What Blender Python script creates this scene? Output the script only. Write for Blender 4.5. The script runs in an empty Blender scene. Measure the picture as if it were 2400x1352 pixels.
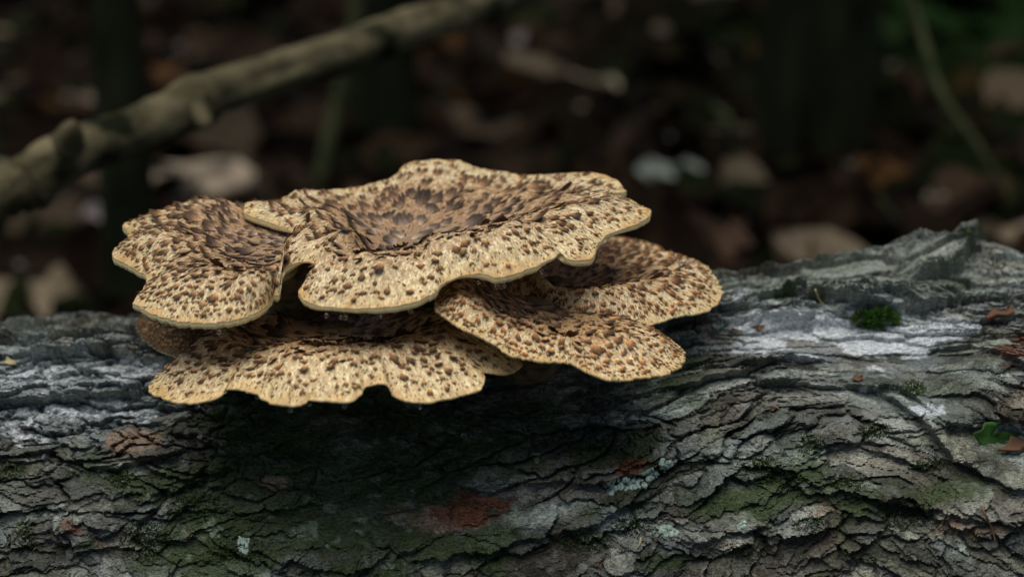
import bpy, math, random
import numpy as np
from mathutils import Vector, Matrix

# ------------------------------------------------------------------ camera, sky, sun, exposure
random.seed(7)
rng = np.random.default_rng(11)
scene = bpy.context.scene
COL = scene.collection
PITCH = math.radians(18.0)
DIST = 1.5                       # metres from the lens to the mushrooms
LENS = 90.0
SA, CA = math.sin(PITCH), math.cos(PITCH)
CAM = np.array([0.0, -DIST * CA, DIST * SA])
FWD = np.array([0.0, CA, -SA])
UPV = np.array([0.0, SA, CA])
cd = bpy.data.cameras.new('camera')
cam = bpy.data.objects.new('camera', cd)
COL.objects.link(cam)
cam.location = CAM
cam.rotation_euler = (math.pi / 2 - PITCH, 0, 0)
cd.lens = LENS
cd.sensor_width = 36.0
cd.clip_start = 0.05
cd.clip_end = 500.0
cd.dof.use_dof = True
cd.dof.focus_distance = DIST - 0.07
cd.dof.aperture_fstop = 4.2
scene.camera = cam

SUN_EL, SUN_AZ = math.radians(83), math.radians(225)     # azimuth: from +Y clockwise
wd = bpy.data.worlds.new('World')
scene.world = wd
wd.use_nodes = True
wn, wl = wd.node_tree.nodes, wd.node_tree.links
wn.clear()
sky = wn.new('ShaderNodeTexSky')
sky.sky_type = 'NISHITA'
sky.sun_disc = False
sky.sun_elevation = SUN_EL
sky.sun_rotation = SUN_AZ
bg = wn.new('ShaderNodeBackground')
bg.inputs['Strength'].default_value = 0.05
wo = wn.new('ShaderNodeOutputWorld')
wl.new(sky.outputs['Color'], bg.inputs['Color'])
wl.new(bg.outputs['Background'], wo.inputs['Surface'])

sd = bpy.data.lights.new('sun', 'SUN')
sd.energy = 3.2
sd.angle = math.radians(66)
sd.color = (1.0, 0.985, 0.95)
sun = bpy.data.objects.new('sun', sd)
COL.objects.link(sun)
sdir = Vector((math.sin(SUN_AZ) * math.cos(SUN_EL), math.cos(SUN_AZ) * math.cos(SUN_EL), math.sin(SUN_EL)))
sun.rotation_euler = sdir.to_track_quat('Z', 'Y').to_euler()
sun.location = sdir * 5

vs = scene.view_settings
vs.view_transform = 'Standard'
vs.look = 'None'
vs.exposure = 0.2
vs.gamma = 1.0
vs.use_curve_mapping = False

# ------------------------------------------------------------------ photograph geometry (2400 x 1352 frame)
K = 36.0 / LENS / 2400.0


def ray(px, py):
    a = (px - 1200.0) * K
    b = (676.0 - py) * K
    return np.array([1.0, 0, 0]) * a + UPV * b + FWD


def P(px, py, Y):
    """point of the place seen at a pixel of the photograph, at depth Y"""
    d = ray(px, py)
    return CAM + d * ((Y - CAM[1]) / d[1])


def project(V):
    q = V - CAM
    z = q @ FWD
    return 1200 + q[..., 0] / z / K, 676 - (q @ UPV) / z / K, z


# ------------------------------------------------------------------ noise
def h2(ix, iy, seed):
    with np.errstate(over='ignore'):
        h = (ix.astype(np.int64) * 374761393 + iy.astype(np.int64) * 668265263 + seed * 974711).astype(np.uint32)
        h = (h ^ (h >> np.uint32(13))) * np.uint32(1274126177)
        h = (h ^ (h >> np.uint32(16))) * np.uint32(2246822519)
        h = h ^ (h >> np.uint32(15))
    return h.astype(np.float64) / 4294967296.0


def vnoise(x, y, seed=0):
    ix, iy = np.floor(x), np.floor(y)
    fx, fy = x - ix, y - iy
    sx, sy = fx * fx * (3 - 2 * fx), fy * fy * (3 - 2 * fy)
    a, b = h2(ix, iy, seed), h2(ix + 1, iy, seed)
    c, d = h2(ix, iy + 1, seed), h2(ix + 1, iy + 1, seed)
    return (a + (b - a) * sx) + ((c + (d - c) * sx) - (a + (b - a) * sx)) * sy


def fbm(x, y, seed=0, octv=4, gain=0.5):
    s, amp, tot = 0.0, 1.0, 0.0
    for o in range(octv):
        s = s + amp * (vnoise(x, y, seed + o * 17) - 0.5)
        tot += amp
        x, y, amp = x * 2.03 + 11.3, y * 2.03 + 5.7, amp * gain
    return s / tot * 2.0          # about -1..1


def voronoi(x, y, seed):
    ix, iy = np.floor(x), np.floor(y)
    f1 = np.full(x.shape, 9.0)
    f2 = np.full(x.shape, 9.0)
    cid = np.zeros(x.shape, np.int64)
    dx1 = np.zeros(x.shape)
    dy1 = np.zeros(x.shape)
    for a in (-1, 0, 1):
        for b in (-1, 0, 1):
            cx, cy = ix + a, iy + b
            qx = cx + 0.1 + 0.8 * h2(cx, cy, seed) - x
            qy = cy + 0.1 + 0.8 * h2(cx, cy, seed + 5) - y
            d = np.sqrt(qx * qx + qy * qy)
            near = d < f1
            f2 = np.where(near, f1, np.minimum(f2, d))
            cid = np.where(near, (cx.astype(np.int64) + 5000) * 20011 + cy.astype(np.int64) + 5000, cid)
            dx1 = np.where(near, -qx, dx1)
            dy1 = np.where(near, -qy, dy1)
            f1 = np.where(near, d, f1)
    r1 = h2(cid // 20011, cid % 20011, seed + 31)
    r2 = h2(cid // 20011, cid % 20011, seed + 47)
    return f1, f2, cid, dx1, dy1, r1, r2


def sstep(x, a, b):
    t = np.clip((x - a) / (b - a), 0, 1)
    return t * t * (3 - 2 * t)


# ------------------------------------------------------------------ mesh and object helpers
def raw_mesh(name, V, F, smooth=True, col=None, polar=None, mat=None):
    me = bpy.data.meshes.new(name)
    V = np.ascontiguousarray(V, np.float32)
    F = np.ascontiguousarray(F, np.int32)
    nf, k = F.shape
    me.vertices.add(len(V))
    me.vertices.foreach_set('co', V.ravel())
    me.loops.add(nf * k)
    me.loops.foreach_set('vertex_index', F.ravel())
    me.polygons.add(nf)
    me.polygons.foreach_set('loop_start', np.arange(nf, dtype=np.int32) * k)
    me.polygons.foreach_set('use_smooth', np.full(nf, smooth))
    me.update(calc_edges=True)
    if col is not None:
        at = me.color_attributes.new('tint', 'FLOAT_COLOR', 'POINT')
        c4 = np.ones((len(V), 4), np.float32)
        c4[:, :3] = col
        at.data.foreach_set('color', c4.ravel())
    if polar is not None:
        at = me.attributes.new('polar', 'FLOAT_VECTOR', 'POINT')
        at.data.foreach_set('vector', np.ascontiguousarray(polar, np.float32).ravel())
    if mat:
        me.materials.append(mat)
    return me


def add(name, me, parent=None, loc=None):
    o = bpy.data.objects.new(name, me)
    COL.objects.link(o)
    if parent is not None:
        o.parent = parent
    if loc is not None:
        o.location = loc
    return o


def tag(o, label=None, cat=None, group=None, kind=None):
    if label:
        o['label'] = label
    if cat:
        o['category'] = cat
    if group:
        o['group'] = group
    if kind:
        o['kind'] = kind
    return o


def empty(name, loc):
    o = bpy.data.objects.new(name, None)
    o.empty_display_size = 0.02
    COL.objects.link(o)
    o.location = loc
    return o


def tube_geo(pts, rad, nseg=14, rough=0.0, seed=3):
    """tapered tube along smooth points; returns V, F (quads) with closed ends"""
    pts = np.asarray(pts, float)
    rad = np.asarray(rad, float)
    n = len(pts)
    tt = np.linspace(0, n - 1, max(8, (n - 1) * 8))
    i = np.clip(tt.astype(int), 0, n - 2)
    f = (tt - i)[:, None]
    p0, p1, p2, p3 = pts[np.clip(i - 1, 0, n - 1)], pts[i], pts[i + 1], pts[np.clip(i + 2, 0, n - 1)]
    C = 0.5 * ((2 * p1) + (-p0 + p2) * f + (2 * p0 - 5 * p1 + 4 * p2 - p3) * f * f + (-p0 + 3 * p1 - 3 * p2 + p3) * f ** 3)
    R = np.interp(tt, np.arange(n), rad)
    T = np.gradient(C, axis=0)
    T /= np.linalg.norm(T, axis=1)[:, None] + 1e-12
    ref = np.array([0.13, 0.99, 0.07]) if abs(T[:, 1]).max() < 0.9 else np.array([0.99, 0.1, 0.05])
    A = np.cross(T, ref)
    A /= np.linalg.norm(A, axis=1)[:, None]
    B = np.cross(T, A)
    th = np.linspace(0, 2 * np.pi, nseg, endpoint=False)
    arc = np.cumsum(np.r_[0, np.linalg.norm(np.diff(C, axis=0), axis=1)])
    RR = R[:, None] * np.ones((1, nseg))
    if rough:
        q = np.cos(th)[None] * 2.2 + 7
        w = np.sin(th)[None] * 2.2 + 3
        RR = RR * (1 + rough * fbm(q + arc[:, None] * 14, w + arc[:, None] * 9, seed, 3))
    V = C[:, None] + A[:, None] * (np.cos(th)[None, :, None] * RR[..., None]) + B[:, None] * (np.sin(th)[None, :, None] * RR[..., None])
    m = len(C)
    V = V.reshape(-1, 3)
    a = np.arange(m - 1)[:, None] * nseg
    j = np.arange(nseg)[None]
    k = (j + 1) % nseg
    F = np.stack([a + j, a + k, a + nseg + k, a + nseg + j], -1).reshape(-1, 4)
    V = np.vstack([V, C[:1], C[-1:]])
    e0, e1 = len(V) - 2, len(V) - 1
    jj = np.arange(0, nseg, 2)
    F0 = np.stack([np.full(len(jj), e0), (jj + 2) % nseg, (jj + 1) % nseg, jj], -1)
    b = (m - 1) * nseg
    F1 = np.stack([np.full(len(jj), e1), b + jj, b + (jj + 1) % nseg, b + (jj + 2) % nseg], -1)
    return V, np.vstack([F, F0, F1])


# ------------------------------------------------------------------ materials
def new_mat(name):
    m = bpy.data.materials.new(name)
    m.use_nodes = True
    nt = m.node_tree
    nt.nodes.clear()
    out = nt.nodes.new('ShaderNodeOutputMaterial')
    b = nt.nodes.new('ShaderNodeBsdfPrincipled')
    nt.links.new(b.outputs['BSDF'], out.inputs['Surface'])
    return m, nt, b


def nd(nt, t, **kw):
    n = nt.nodes.new(t)
    for k, v in kw.items():
        if k in n.inputs:
            n.inputs[k].default_value = v
        else:
            setattr(n, k, v)
    return n


def noise(nt, vec, scale, detail=3.0, rough=0.55):
    n = nd(nt, 'ShaderNodeTexNoise', Scale=scale, Detail=detail, Roughness=rough)
    if vec is not None:
        nt.links.new(vec, n.inputs['Vector'])
    return n.outputs['Fac']


def vmul(nt, vec, s):
    n = nt.nodes.new('ShaderNodeVectorMath')
    n.operation = 'MULTIPLY'
    nt.links.new(vec, n.inputs[0])
    n.inputs[1].default_value = s
    return n.outputs[0]


def ramp(nt, fac, stops):
    n = nt.nodes.new('ShaderNodeValToRGB')
    els = n.color_ramp.elements
    while len(els) < len(stops):
        els.new(0.5)
    for e, (p, c) in zip(els, stops):
        e.position = p
        e.color = (*c, 1) if len(c) == 3 else c
    if fac is not None:
        nt.links.new(fac, n.inputs['Fac'])
    return n.outputs['Color']


def mix(nt, fac, a, b, mode='MIX'):
    n = nt.nodes.new('ShaderNodeMix')
    n.data_type = 'RGBA'
    n.blend_type = mode
    for s, v in ((n.inputs[0], fac), (n.inputs[6], a), (n.inputs[7], b)):
        if hasattr(v, 'links'):
            nt.links.new(v, s)
        else:
            s.default_value = v if isinstance(v, (int, float)) else (*v, 1)
    return n.outputs[2]


def bump(nt, bsdf, h, strength, dist, prev=None):
    n = nd(nt, 'ShaderNodeBump', Strength=strength, Distance=dist)
    nt.links.new(h, n.inputs['Height'])
    if prev is not None:
        nt.links.new(prev, n.inputs['Normal'])
    nt.links.new(n.outputs['Normal'], bsdf.inputs['Normal'])
    return n.outputs['Normal']


def objco(nt):
    return nt.nodes.new('ShaderNodeTexCoord').outputs['Object']


def attr(nt, name, out='Color'):
    return nd(nt, 'ShaderNodeAttribute', attribute_name=name).outputs[out]


def mat_bark():
    m, nt, b = new_mat('weathered_bark')
    co = objco(nt)
    c = attr(nt, 'tint')
    g = ramp(nt, noise(nt, vmul(nt, co, (1, 2.2, 2.2)), 330, 5, 0.7), [(0.30, (0.30, 0.28, 0.26)), (0.48, (0.95, 0.95, 0.95)), (0.70, (1.75, 1.75, 1.72))])
    g2 = ramp(nt, noise(nt, co, 1100, 2, 0.6), [(0.3, (0.55, 0.55, 0.55)), (0.7, (1.45, 1.45, 1.45))])
    c = mix(nt, 1.0, c, g, 'MULTIPLY')
    c = mix(nt, 1.0, c, g2, 'MULTIPLY')
    nt.links.new(c, b.inputs['Base Color'])
    b.inputs['Roughness'].default_value = 0.72
    b.inputs['Specular IOR Level'].default_value = 0.15
    p = bump(nt, b, noise(nt, vmul(nt, co, (1, 2.0, 2.0)), 260, 6, 0.7), 0.9, 0.0022)
    bump(nt, b, noise(nt, co, 900, 3, 0.6), 0.7, 0.0006, p)
    return m


def mat_cap(name, warm):
    """pale flesh with fine brown radial fibres; colours run from a brown middle to a cream rim"""
    m, nt, b = new_mat(name)
    pol = attr(nt, 'polar', 'Vector')
    co = objco(nt)
    sep = nt.nodes.new('ShaderNodeSeparateXYZ')
    nt.links.new(pol, sep.inputs[0])
    r = sep.outputs['Z']
    wob = nd(nt, 'ShaderNodeMath', operation='MULTIPLY_ADD')
    nt.links.new(noise(nt, co, 70, 3), wob.inputs[0])
    wob.inputs[1].default_value = 0.22
    wob.inputs[2].default_value = -0.13
    rr = nd(nt, 'ShaderNodeMath', operation='ADD')
    nt.links.new(r, rr.inputs[0])
    nt.links.new(wob.outputs[0], rr.inputs[1])
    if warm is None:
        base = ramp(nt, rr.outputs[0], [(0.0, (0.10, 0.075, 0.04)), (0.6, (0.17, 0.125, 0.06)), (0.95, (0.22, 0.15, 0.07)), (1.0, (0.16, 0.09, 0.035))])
    elif warm:
        base = ramp(nt, rr.outputs[0], [(0.0, (0.46, 0.32, 0.18)), (0.35, (0.58, 0.41, 0.23)), (0.60, (0.74, 0.55, 0.31)), (0.80, (0.92, 0.77, 0.47)), (0.93, (0.93, 0.75, 0.42)), (1.0, (0.78, 0.52, 0.21))])
    else:
        base = ramp(nt, rr.outputs[0], [(0.0, (0.44, 0.32, 0.20)), (0.35, (0.52, 0.36, 0.21)), (0.62, (0.66, 0.47, 0.26)), (0.83, (0.90, 0.74, 0.44)), (0.93, (0.91, 0.73, 0.40)), (1.0, (0.72, 0.45, 0.17))])
    st = noise(nt, vmul(nt, pol, (40, 40, 3.4)), 1.0, 3, 0.7)
    st2 = noise(nt, vmul(nt, pol, (90, 90, 7)), 1.0, 3, 0.7)
    amt = ramp(nt, rr.outputs[0], [(0.0, (0.85,) * 3), (0.6, (1.0,) * 3), (0.82, (0.75,) * 3), (1.0, (0.45,) * 3)])
    f1 = ramp(nt, st, [(0.42, (0, 0, 0)), (0.57, (1, 1, 1))])
    f2 = ramp(nt, st2, [(0.46, (0, 0, 0)), (0.62, (1, 1, 1))])
    f = mix(nt, 1.0, f1, f2, 'LIGHTEN')
    f = mix(nt, 1.0, f, amt, 'MULTIPLY')
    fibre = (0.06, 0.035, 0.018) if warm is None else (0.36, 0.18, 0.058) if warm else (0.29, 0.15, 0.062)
    c = mix(nt, f, base, fibre)
    hi = ramp(nt, st2, [(0.36, (1.22, 1.2, 1.16)), (0.5, (1, 1, 1))])
    c = mix(nt, 1.0, c, hi, 'MULTIPLY')
    nt.links.new(c, b.inputs['Base Color'])
    b.inputs['Roughness'].default_value = 0.62
    b.inputs['Specular IOR Level'].default_value = 0.3
    b.inputs['Subsurface Weight'].default_value = 0.12
    b.inputs['Subsurface Radius'].default_value = (0.004, 0.002, 0.001)
    b.inputs['Subsurface Scale'].default_value = 0.5
    p = bump(nt, b, st, 0.55, 0.0012)
    bump(nt, b, st2, 0.6, 0.0007, p)
    return m


def mat_simple(name, c1, c2, scale, rough=0.7, bumpd=0.0, spec=0.3, stretch=(1, 1, 1), sss=0.0):
    m, nt, b = new_mat(name)
    co = vmul(nt, objco(nt), stretch)
    n = noise(nt, co, scale, 4, 0.6)
    nt.links.new(ramp(nt, n, [(0.32, c1), (0.68, c2)]), b.inputs['Base Color'])
    b.inputs['Roughness'].default_value = rough
    b.inputs['Specular IOR Level'].default_value = spec
    if sss:
        b.inputs['Subsurface Weight'].default_value = sss
        b.inputs['Subsurface Radius'].default_value = (0.004, 0.003, 0.001)
        b.inputs['Subsurface Scale'].default_value = 0.5
    if bumpd:
        bump(nt, b, n, 0.8, bumpd)
    return m


def mat_tinted(name, source, scale, rough=0.7, spec=0.3, bumpd=0.0005, transl=0.0, lo=0.65, hi=1.35, stretch=None):
    """tint from the object colour or from the colour attribute, with a fine grain"""
    m, nt, b = new_mat(name)
    co = objco(nt)
    src = nt.nodes.new('ShaderNodeObjectInfo').outputs['Color'] if source == 'object' else attr(nt, 'tint')
    if source == 'both':
        src = mix(nt, 1.0, nt.nodes.new('ShaderNodeObjectInfo').outputs['Color'], attr(nt, 'tint'), 'MULTIPLY')
    if stretch:
        co = vmul(nt, co, stretch)
    n = noise(nt, co, scale, 4, 0.65)
    c = mix(nt, 1.0, src, ramp(nt, n, [(0.3, (lo,) * 3), (0.7, (hi,) * 3)]), 'MULTIPLY')
    nt.links.new(c, b.inputs['Base Color'])
    b.inputs['Roughness'].default_value = rough
    b.inputs['Specular IOR Level'].default_value = spec
    if bumpd:
        bump(nt, b, n, 0.7, bumpd)
    return m


M = {}
M['bark'] = mat_bark()
M['cap'] = mat_cap('scaly_cap_flesh', False)
M['cap_dark'] = mat_cap('dark_cap_flesh', None)  # much darker brown than the other caps
M['cap_warm'] = mat_cap('young_cap_flesh', True)
M['pores'] = mat_simple('cream_pores', (0.78, 0.66, 0.33), (0.92, 0.82, 0.48), 900, 0.65, 0.0004, sss=0.15)
M['stem'] = mat_simple('fungus_stem', (0.05, 0.04, 0.03), (0.25, 0.18, 0.10), 150, 0.8, 0.001)
M['scale'] = mat_tinted('fungus_scale', 'both', 1.0, 0.72, 0.25, 0.0, lo=0.25, hi=1.7, stretch=(9, 1.6, 3))
M['scale_small'] = mat_tinted('fungus_small_scale', 'tint', 900, 0.7, 0.3, 0.0)
M['moss'] = mat_tinted('moss', 'tint', 300, 0.75, 0.2, 0.0)
M['litter'] = mat_tinted('litter_leaf', 'tint', 120, 0.9, 0.05, 0.001)
M['leaf'] = mat_tinted('fallen_leaf', 'both', 60, 0.9, 0.05, 0.001)
M['soil'] = mat_simple('woodland_soil', (0.010, 0.008, 0.006), (0.045, 0.034, 0.025), 22, 0.95, 0.01, spec=0.03)
M['branch'] = mat_simple('branch_bark', (0.010, 0.012, 0.005), (0.19, 0.155, 0.085), 24, 0.9, 0.008, spec=0.05, stretch=(0.6, 1, 1))
M['trunk'] = mat_simple('mossy_trunk_bark', (0.006, 0.008, 0.004), (0.024, 0.027, 0.014), 30, 0.95, 0.006, spec=0.03, stretch=(1, 1, 0.3))
M['stalk'] = mat_simple('green_brown_stalk', (0.04, 0.055, 0.02), (0.13, 0.13, 0.06), 30, 0.9, spec=0.05)
M['lichen'] = mat_simple('mint_lichen', (0.30, 0.40, 0.33), (0.52, 0.62, 0.52), 500, 0.85, 0.0005)
M['green_leaf'] = mat_simple('fresh_green_leaf', (0.025, 0.085, 0.012), (0.07, 0.19, 0.03), 160, 0.5, 0.0006)
M['straw'] = mat_simple('dry_straw', (0.30, 0.24, 0.11), (0.5, 0.43, 0.24), 200, 0.6)
M['chip'] = mat_simple('red_brown_chip', (0.09, 0.042, 0.022), (0.22, 0.11, 0.055), 250, 0.6, 0.0004)
M['wood'] = mat_simple('log_end_wood', (0.10, 0.07, 0.045), (0.24, 0.17, 0.11), 40, 0.85, 0.003)
mw, nt, bw = new_mat('water')
bw.inputs['Base Color'].default_value = (1, 1, 1, 1)
bw.inputs['Roughness'].default_value = 0.02
bw.inputs['IOR'].default_value = 1.333
bw.inputs['Transmission Weight'].default_value = 1.0
M['water'] = mw

# ------------------------------------------------------------------ ground
def zg(x, y):
    x = np.asarray(x, float)
    y = np.asarray(y, float)
    yy = np.maximum(y - 0.25, 0)
    rise = 0.06 * yy
    xx = np.clip(x, -3, 3)
    return -0.43 + 0.07 * xx + rise + 0.035 * fbm(x * 2.1 + 9, y * 2.1 + 4, 71, 3) * np.clip(np.abs(y - 0.05) / 0.3, 0.3, 1)


gx = np.unique(np.r_[np.linspace(-3, 3, 121), np.linspace(-60, 60, 61)])
gy = np.unique(np.r_[np.linspace(-2.5, 5, 151), np.linspace(-30, 90, 61)])
GX, GY = np.meshgrid(gx, gy, indexing='ij')
GV = np.stack([GX, GY, zg(GX, GY)], -1).reshape(-1, 3)
a = np.arange(len(gx) - 1)[:, None] * len(gy)
j = np.arange(len(gy) - 1)[None]
GF = np.stack([a + j, a + len(gy) + j, a + len(gy) + j + 1, a + j + 1], -1).reshape(-1, 4)
tag(add('ground', raw_mesh('ground', GV, GF, mat=M['soil'])), kind='structure')


def on_ground(px, py):
    d = ray(px, py)
    t = np.linspace(1.7, 8.0, 2200)
    q = CAM + d * t[:, None]
    k = np.argmax(q[:, 2] < zg(q[:, 0], q[:, 1]))
    return q[k]


# ------------------------------------------------------------------ the log
LR = 0.20
TILT = math.radians(4.0)
AX = np.array([math.cos(TILT), 0, math.sin(TILT)])
AN = np.array([-math.sin(TILT), 0, math.cos(TILT)])
LC = np.array([0.0, 0.05, -0.233])
XE = 0.40
us = np.r_[np.linspace(-1.5, -XE - 0.012, 46), np.arange(-XE, XE + 1e-6, 0.00088), np.linspace(XE + 0.012, 1.5, 46)]
p0, p1 = math.radians(-38), math.radians(106)
ps = np.r_[np.linspace(p1 - 2 * math.pi, p0, 60, endpoint=False)[1:], np.arange(p0, p1, 0.00088 / LR)]
U, PS = np.meshgrid(us, ps, indexing='ij')
VV = PS * LR


def log_uv(px, py):
    """axis and arc coordinates of the log's bare cylinder under a pixel"""
    d = ray(px, py)
    o = CAM - LC
    dd = np.array([d @ AX, d[1], d @ AN])
    oo = np.array([o @ AX, o[1], o @ AN])
    A = dd[1] ** 2 + dd[2] ** 2
    B = dd[1] * oo[1] + dd[2] * oo[2]
    C = oo[1] ** 2 + oo[2] ** 2 - (LR + 0.004) ** 2
    disc = max(B * B - A * C, 0)
    t = (-B - math.sqrt(disc)) / A
    q = oo + dd * t
    return q[0], math.atan2(-q[1], q[2]) * LR


# grain: follows the axis, arching up at u = 0.2 and falling away to the far end
arch = 0.055 * np.exp(-((U - 0.19) / 0.13) ** 2) * sstep(VV, -0.02, 0.12)
wu = U + 0.030 * fbm(U * 12, VV * 30, 1, 4) + 0.006 * fbm(U * 80, VV * 120, 2, 4)
wv = VV + arch + 0.011 * fbm(U * 11 + 5, VV * 16, 3, 3) + 0.0060 * fbm(U * 45, VV * 80, 4, 4) + 0.0020 * fbm(U * 200, VV * 260, 44, 3)
f1, f2, cid, dx, dy, r1, r2 = voronoi(wu / 0.050, wv / 0.0185, 101)
edge1 = f2 - f1
gro = sstep(vnoise(U * 22, VV * 30, 61), 0.25, 0.6)
smooth = 1.1 - 0.75 * sstep(vnoise(U * 9 + 2, VV * 11, 62) + 0.35 * sstep(0.10 - VV, 0, 0.08) * sstep(U, 0.1, 0.2), 0.6, 0.85)
for (px, py, su, sv) in [(1900, 765, 0.075, 0.022), (2130, 820, 0.06, 0.03), (2120, 890, 0.045, 0.02), (2330, 1040, 0.03, 0.02), (2000, 655, 0.07, 0.02), (880, 1170, 0.05, 0.02)]:
    cu, cv = log_uv(px, py)
    smooth = smooth * (1 - 0.85 * np.exp(-((U - cu) / su) ** 4 - ((VV - cv) / sv) ** 4))
H = (1 - gro * (1 - sstep(edge1, 0.0, 0.10))) * (0.45 + 0.55 * np.clip(smooth * 1.5, 0, 1)) * (0.0030 + 0.0050 * r1 + 0.0030 * dy + (r2 - 0.5) * 0.005 * dx)
f1, f2, c2, dx2, dy2, q1, q2 = voronoi(wu / 0.025 + 3.3, wv / 0.0125 + 7.7, 202)
gr2 = 0.35 + 0.65 * sstep(vnoise(U * 50, VV * 70, 63), 0.3, 0.6)
H += smooth * (1 - gr2 * (1 - sstep(f2 - f1, 0.0, 0.15))) * (0.0010 + 0.0050 * q1 + 0.0026 * dy2 + (q2 - 0.5) * 0.002 * dx2) * (0.4 + 0.9 * vnoise(U * 16, VV * 16, 5))
f1, f2, c3, dx3, dy3, s1, s2 = voronoi(wu / 0.0100 + 1.3, wv / 0.0060 + 2.7, 303)
H += smooth * (1 - 0.8 * (1 - sstep(f2 - f1, 0.0, 0.18))) * (0.0004 + 0.0028 * s1 + 0.0011 * dy3) * (0.25 + 1.1 * vnoise(U * 30, VV * 30, 6))
ter = 2.4 * fbm(wu * 26, wv * 48, 64, 5, 0.6) + 3
H += smooth * 0.0012 * (np.floor(ter) + sstep(ter - np.floor(ter), 0.0, 0.10))
ter2 = 3.2 * fbm(wu * 60 + 4, wv * 130, 65, 4, 0.6) + 3
H += 0.0006 * (np.floor(ter2) + sstep(ter2 - np.floor(ter2), 0.0, 0.15)) * (0.4 + 0.6 * smooth)
H += 0.0010 * fbm(U * 190, VV * 330, 7, 4, 0.65) * (0.5 + 0.5 * smooth) - 0.006
BIG = 0.010 * fbm(U * 5, VV * 7, 8, 3) * sstep(np.abs(VV), -1, 1)
# raised knots: gentle swells read off the photograph
for (px, py, su, sv, hh) in [(2290, 600, 0.034, 0.045, 0.016), (2170, 625, 0.050, 0.035, 0.012), (2050, 640, 0.04, 0.03, 0.005), (1800, 660, 0.09, 0.05, 0.008), (2330, 860, 0.03, 0.02, 0.012), (1300, 1050, 0.1, 0.05, 0.004)]:
    cu, cv = log_uv(px, py)
    BIG += hh * np.exp(-((U - cu) / su) ** 2 - ((VV - cv) / sv) ** 2)
# ledges: lips of bark standing proud of what lies below them
LEDGES = [
    ([(-60, 838), (150, 836), (260, 830), (400, 842), (520, 850)], 0.010, 0.024),
    ([(-60, 800), (100, 806), (240, 800), (340, 792)], 0.006, 0.012),
    ([(-60, 938), (150, 925), (330, 908), (450, 888)], 0.0085, 0.018),
    ([(2130, 662), (2180, 655), (2250, 640), (2312, 598)], 0.012, 0.034),
    ([(1830, 690), (1950, 703), (2100, 708), (2210, 700), (2245, 678)], 0.011, 0.026),
    ([(1560, 745), (1720, 735), (1900, 730), (2040, 728)], 0.005, 0.012),
    ([(2050, 890), (2150, 962), (2230, 1050), (2330, 1098), (2460, 1108)], 0.013, 0.016),
    ([(1960, 872), (2100, 878), (2200, 960), (2280, 985), (2460, 975)], 0.006, 0.012),
    ([(1720, 842), (1850, 822), (1940, 832)], 0.008, 0.012),
    ([(2180, 785), (2270, 785), (2360, 850), (2460, 900)], 0.006, 0.012),
    ([(220, 1090), (330, 1062), (440, 1038)], 0.007, 0.014),
    ([(950, 1292), (1150, 1272), (1300, 1232), (1420, 1190), (1560, 1120)], 0.007, 0.016),
    ([(1040, 1120), (1150, 1138), (1300, 1108), (1440, 1105), (1620, 1040)], 0.006, 0.014),
    ([(1580, 1236), (1700, 1222), (1830, 1192)], 0.0055, 0.014),
    ([(2000, 1130), (2180, 1152), (2300, 1182), (2460, 1190)], 0.008, 0.016),
    ([(1780, 985), (1850, 975), (1930, 985)], 0.006, 0.010),
    ([(100, 1225), (200, 1205), (280, 1215)], 0.006, 0.012),
]
for pts, hh, w in LEDGES:
    q = np.array([log_uv(*p) for p in pts])
    q = q[np.argsort(q[:, 0])]
    ve = np.interp(U, q[:, 0], q[:, 1]) + 0.0045 * fbm(U * 70, U * 0 + 3.1, int(pts[1][0]), 5, 0.65)
    fade = sstep(U, q[0, 0] - 0.006, q[0, 0] + 0.012) * (1 - sstep(U, q[-1, 0] - 0.012, q[-1, 0] + 0.006))
    dv = ve - VV
    up = np.exp(-(np.maximum(dv, 0) / w) ** 2) * sstep(dv, -0.0022, 0.0004)
    H += fade * hh * 1.45 * up * (0.75 + 0.5 * fbm(U * 45 + 2, VV * 90, int(pts[0][1]) + 3, 4))
H *= 0.92
rad = LR + BIG + H - 0.006
ang = PS + (0.6 * H) / LR            # lips overhang downwards, like shingles
LP = LC + U[..., None] * AX + (rad * np.cos(ang))[..., None] * AN
LP[..., 1] -= rad * np.sin(ang)
NU, NP = U.shape
du = np.gradient(LP, axis=0)
dp = np.gradient(LP, axis=1)
LN = np.cross(dp, du)
LN /= np.linalg.norm(LN, axis=-1)[..., None] + 1e-12
rd = np.cos(ang)[..., None] * AN
rd[..., 1] -= np.sin(ang)
sgn = np.sign((LN * rd).sum(-1).mean())
LN *= sgn
PX, PY, PZ = project(LP)

# colours of the bark, with sky light painted in on the upper left
TI = np.empty(LP.shape)
g = 0.5 + 0.5 * fbm(U * 26, VV * 42, 21, 4)
g = np.clip(g + 0.5 * (r2 - 0.5) + 0.28 * (q2 - 0.5), 0, 1)
ca, cb, cc = np.array([0.075, 0.062, 0.050]), np.array([0.19, 0.18, 0.16]), np.array([0.33, 0.325, 0.30])
TI[:] = np.where((g < 0.55)[..., None], ca + (cb - ca) * (g / 0.55)[..., None], cb + (cc - cb) * ((g - 0.55) / 0.45)[..., None])


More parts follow.
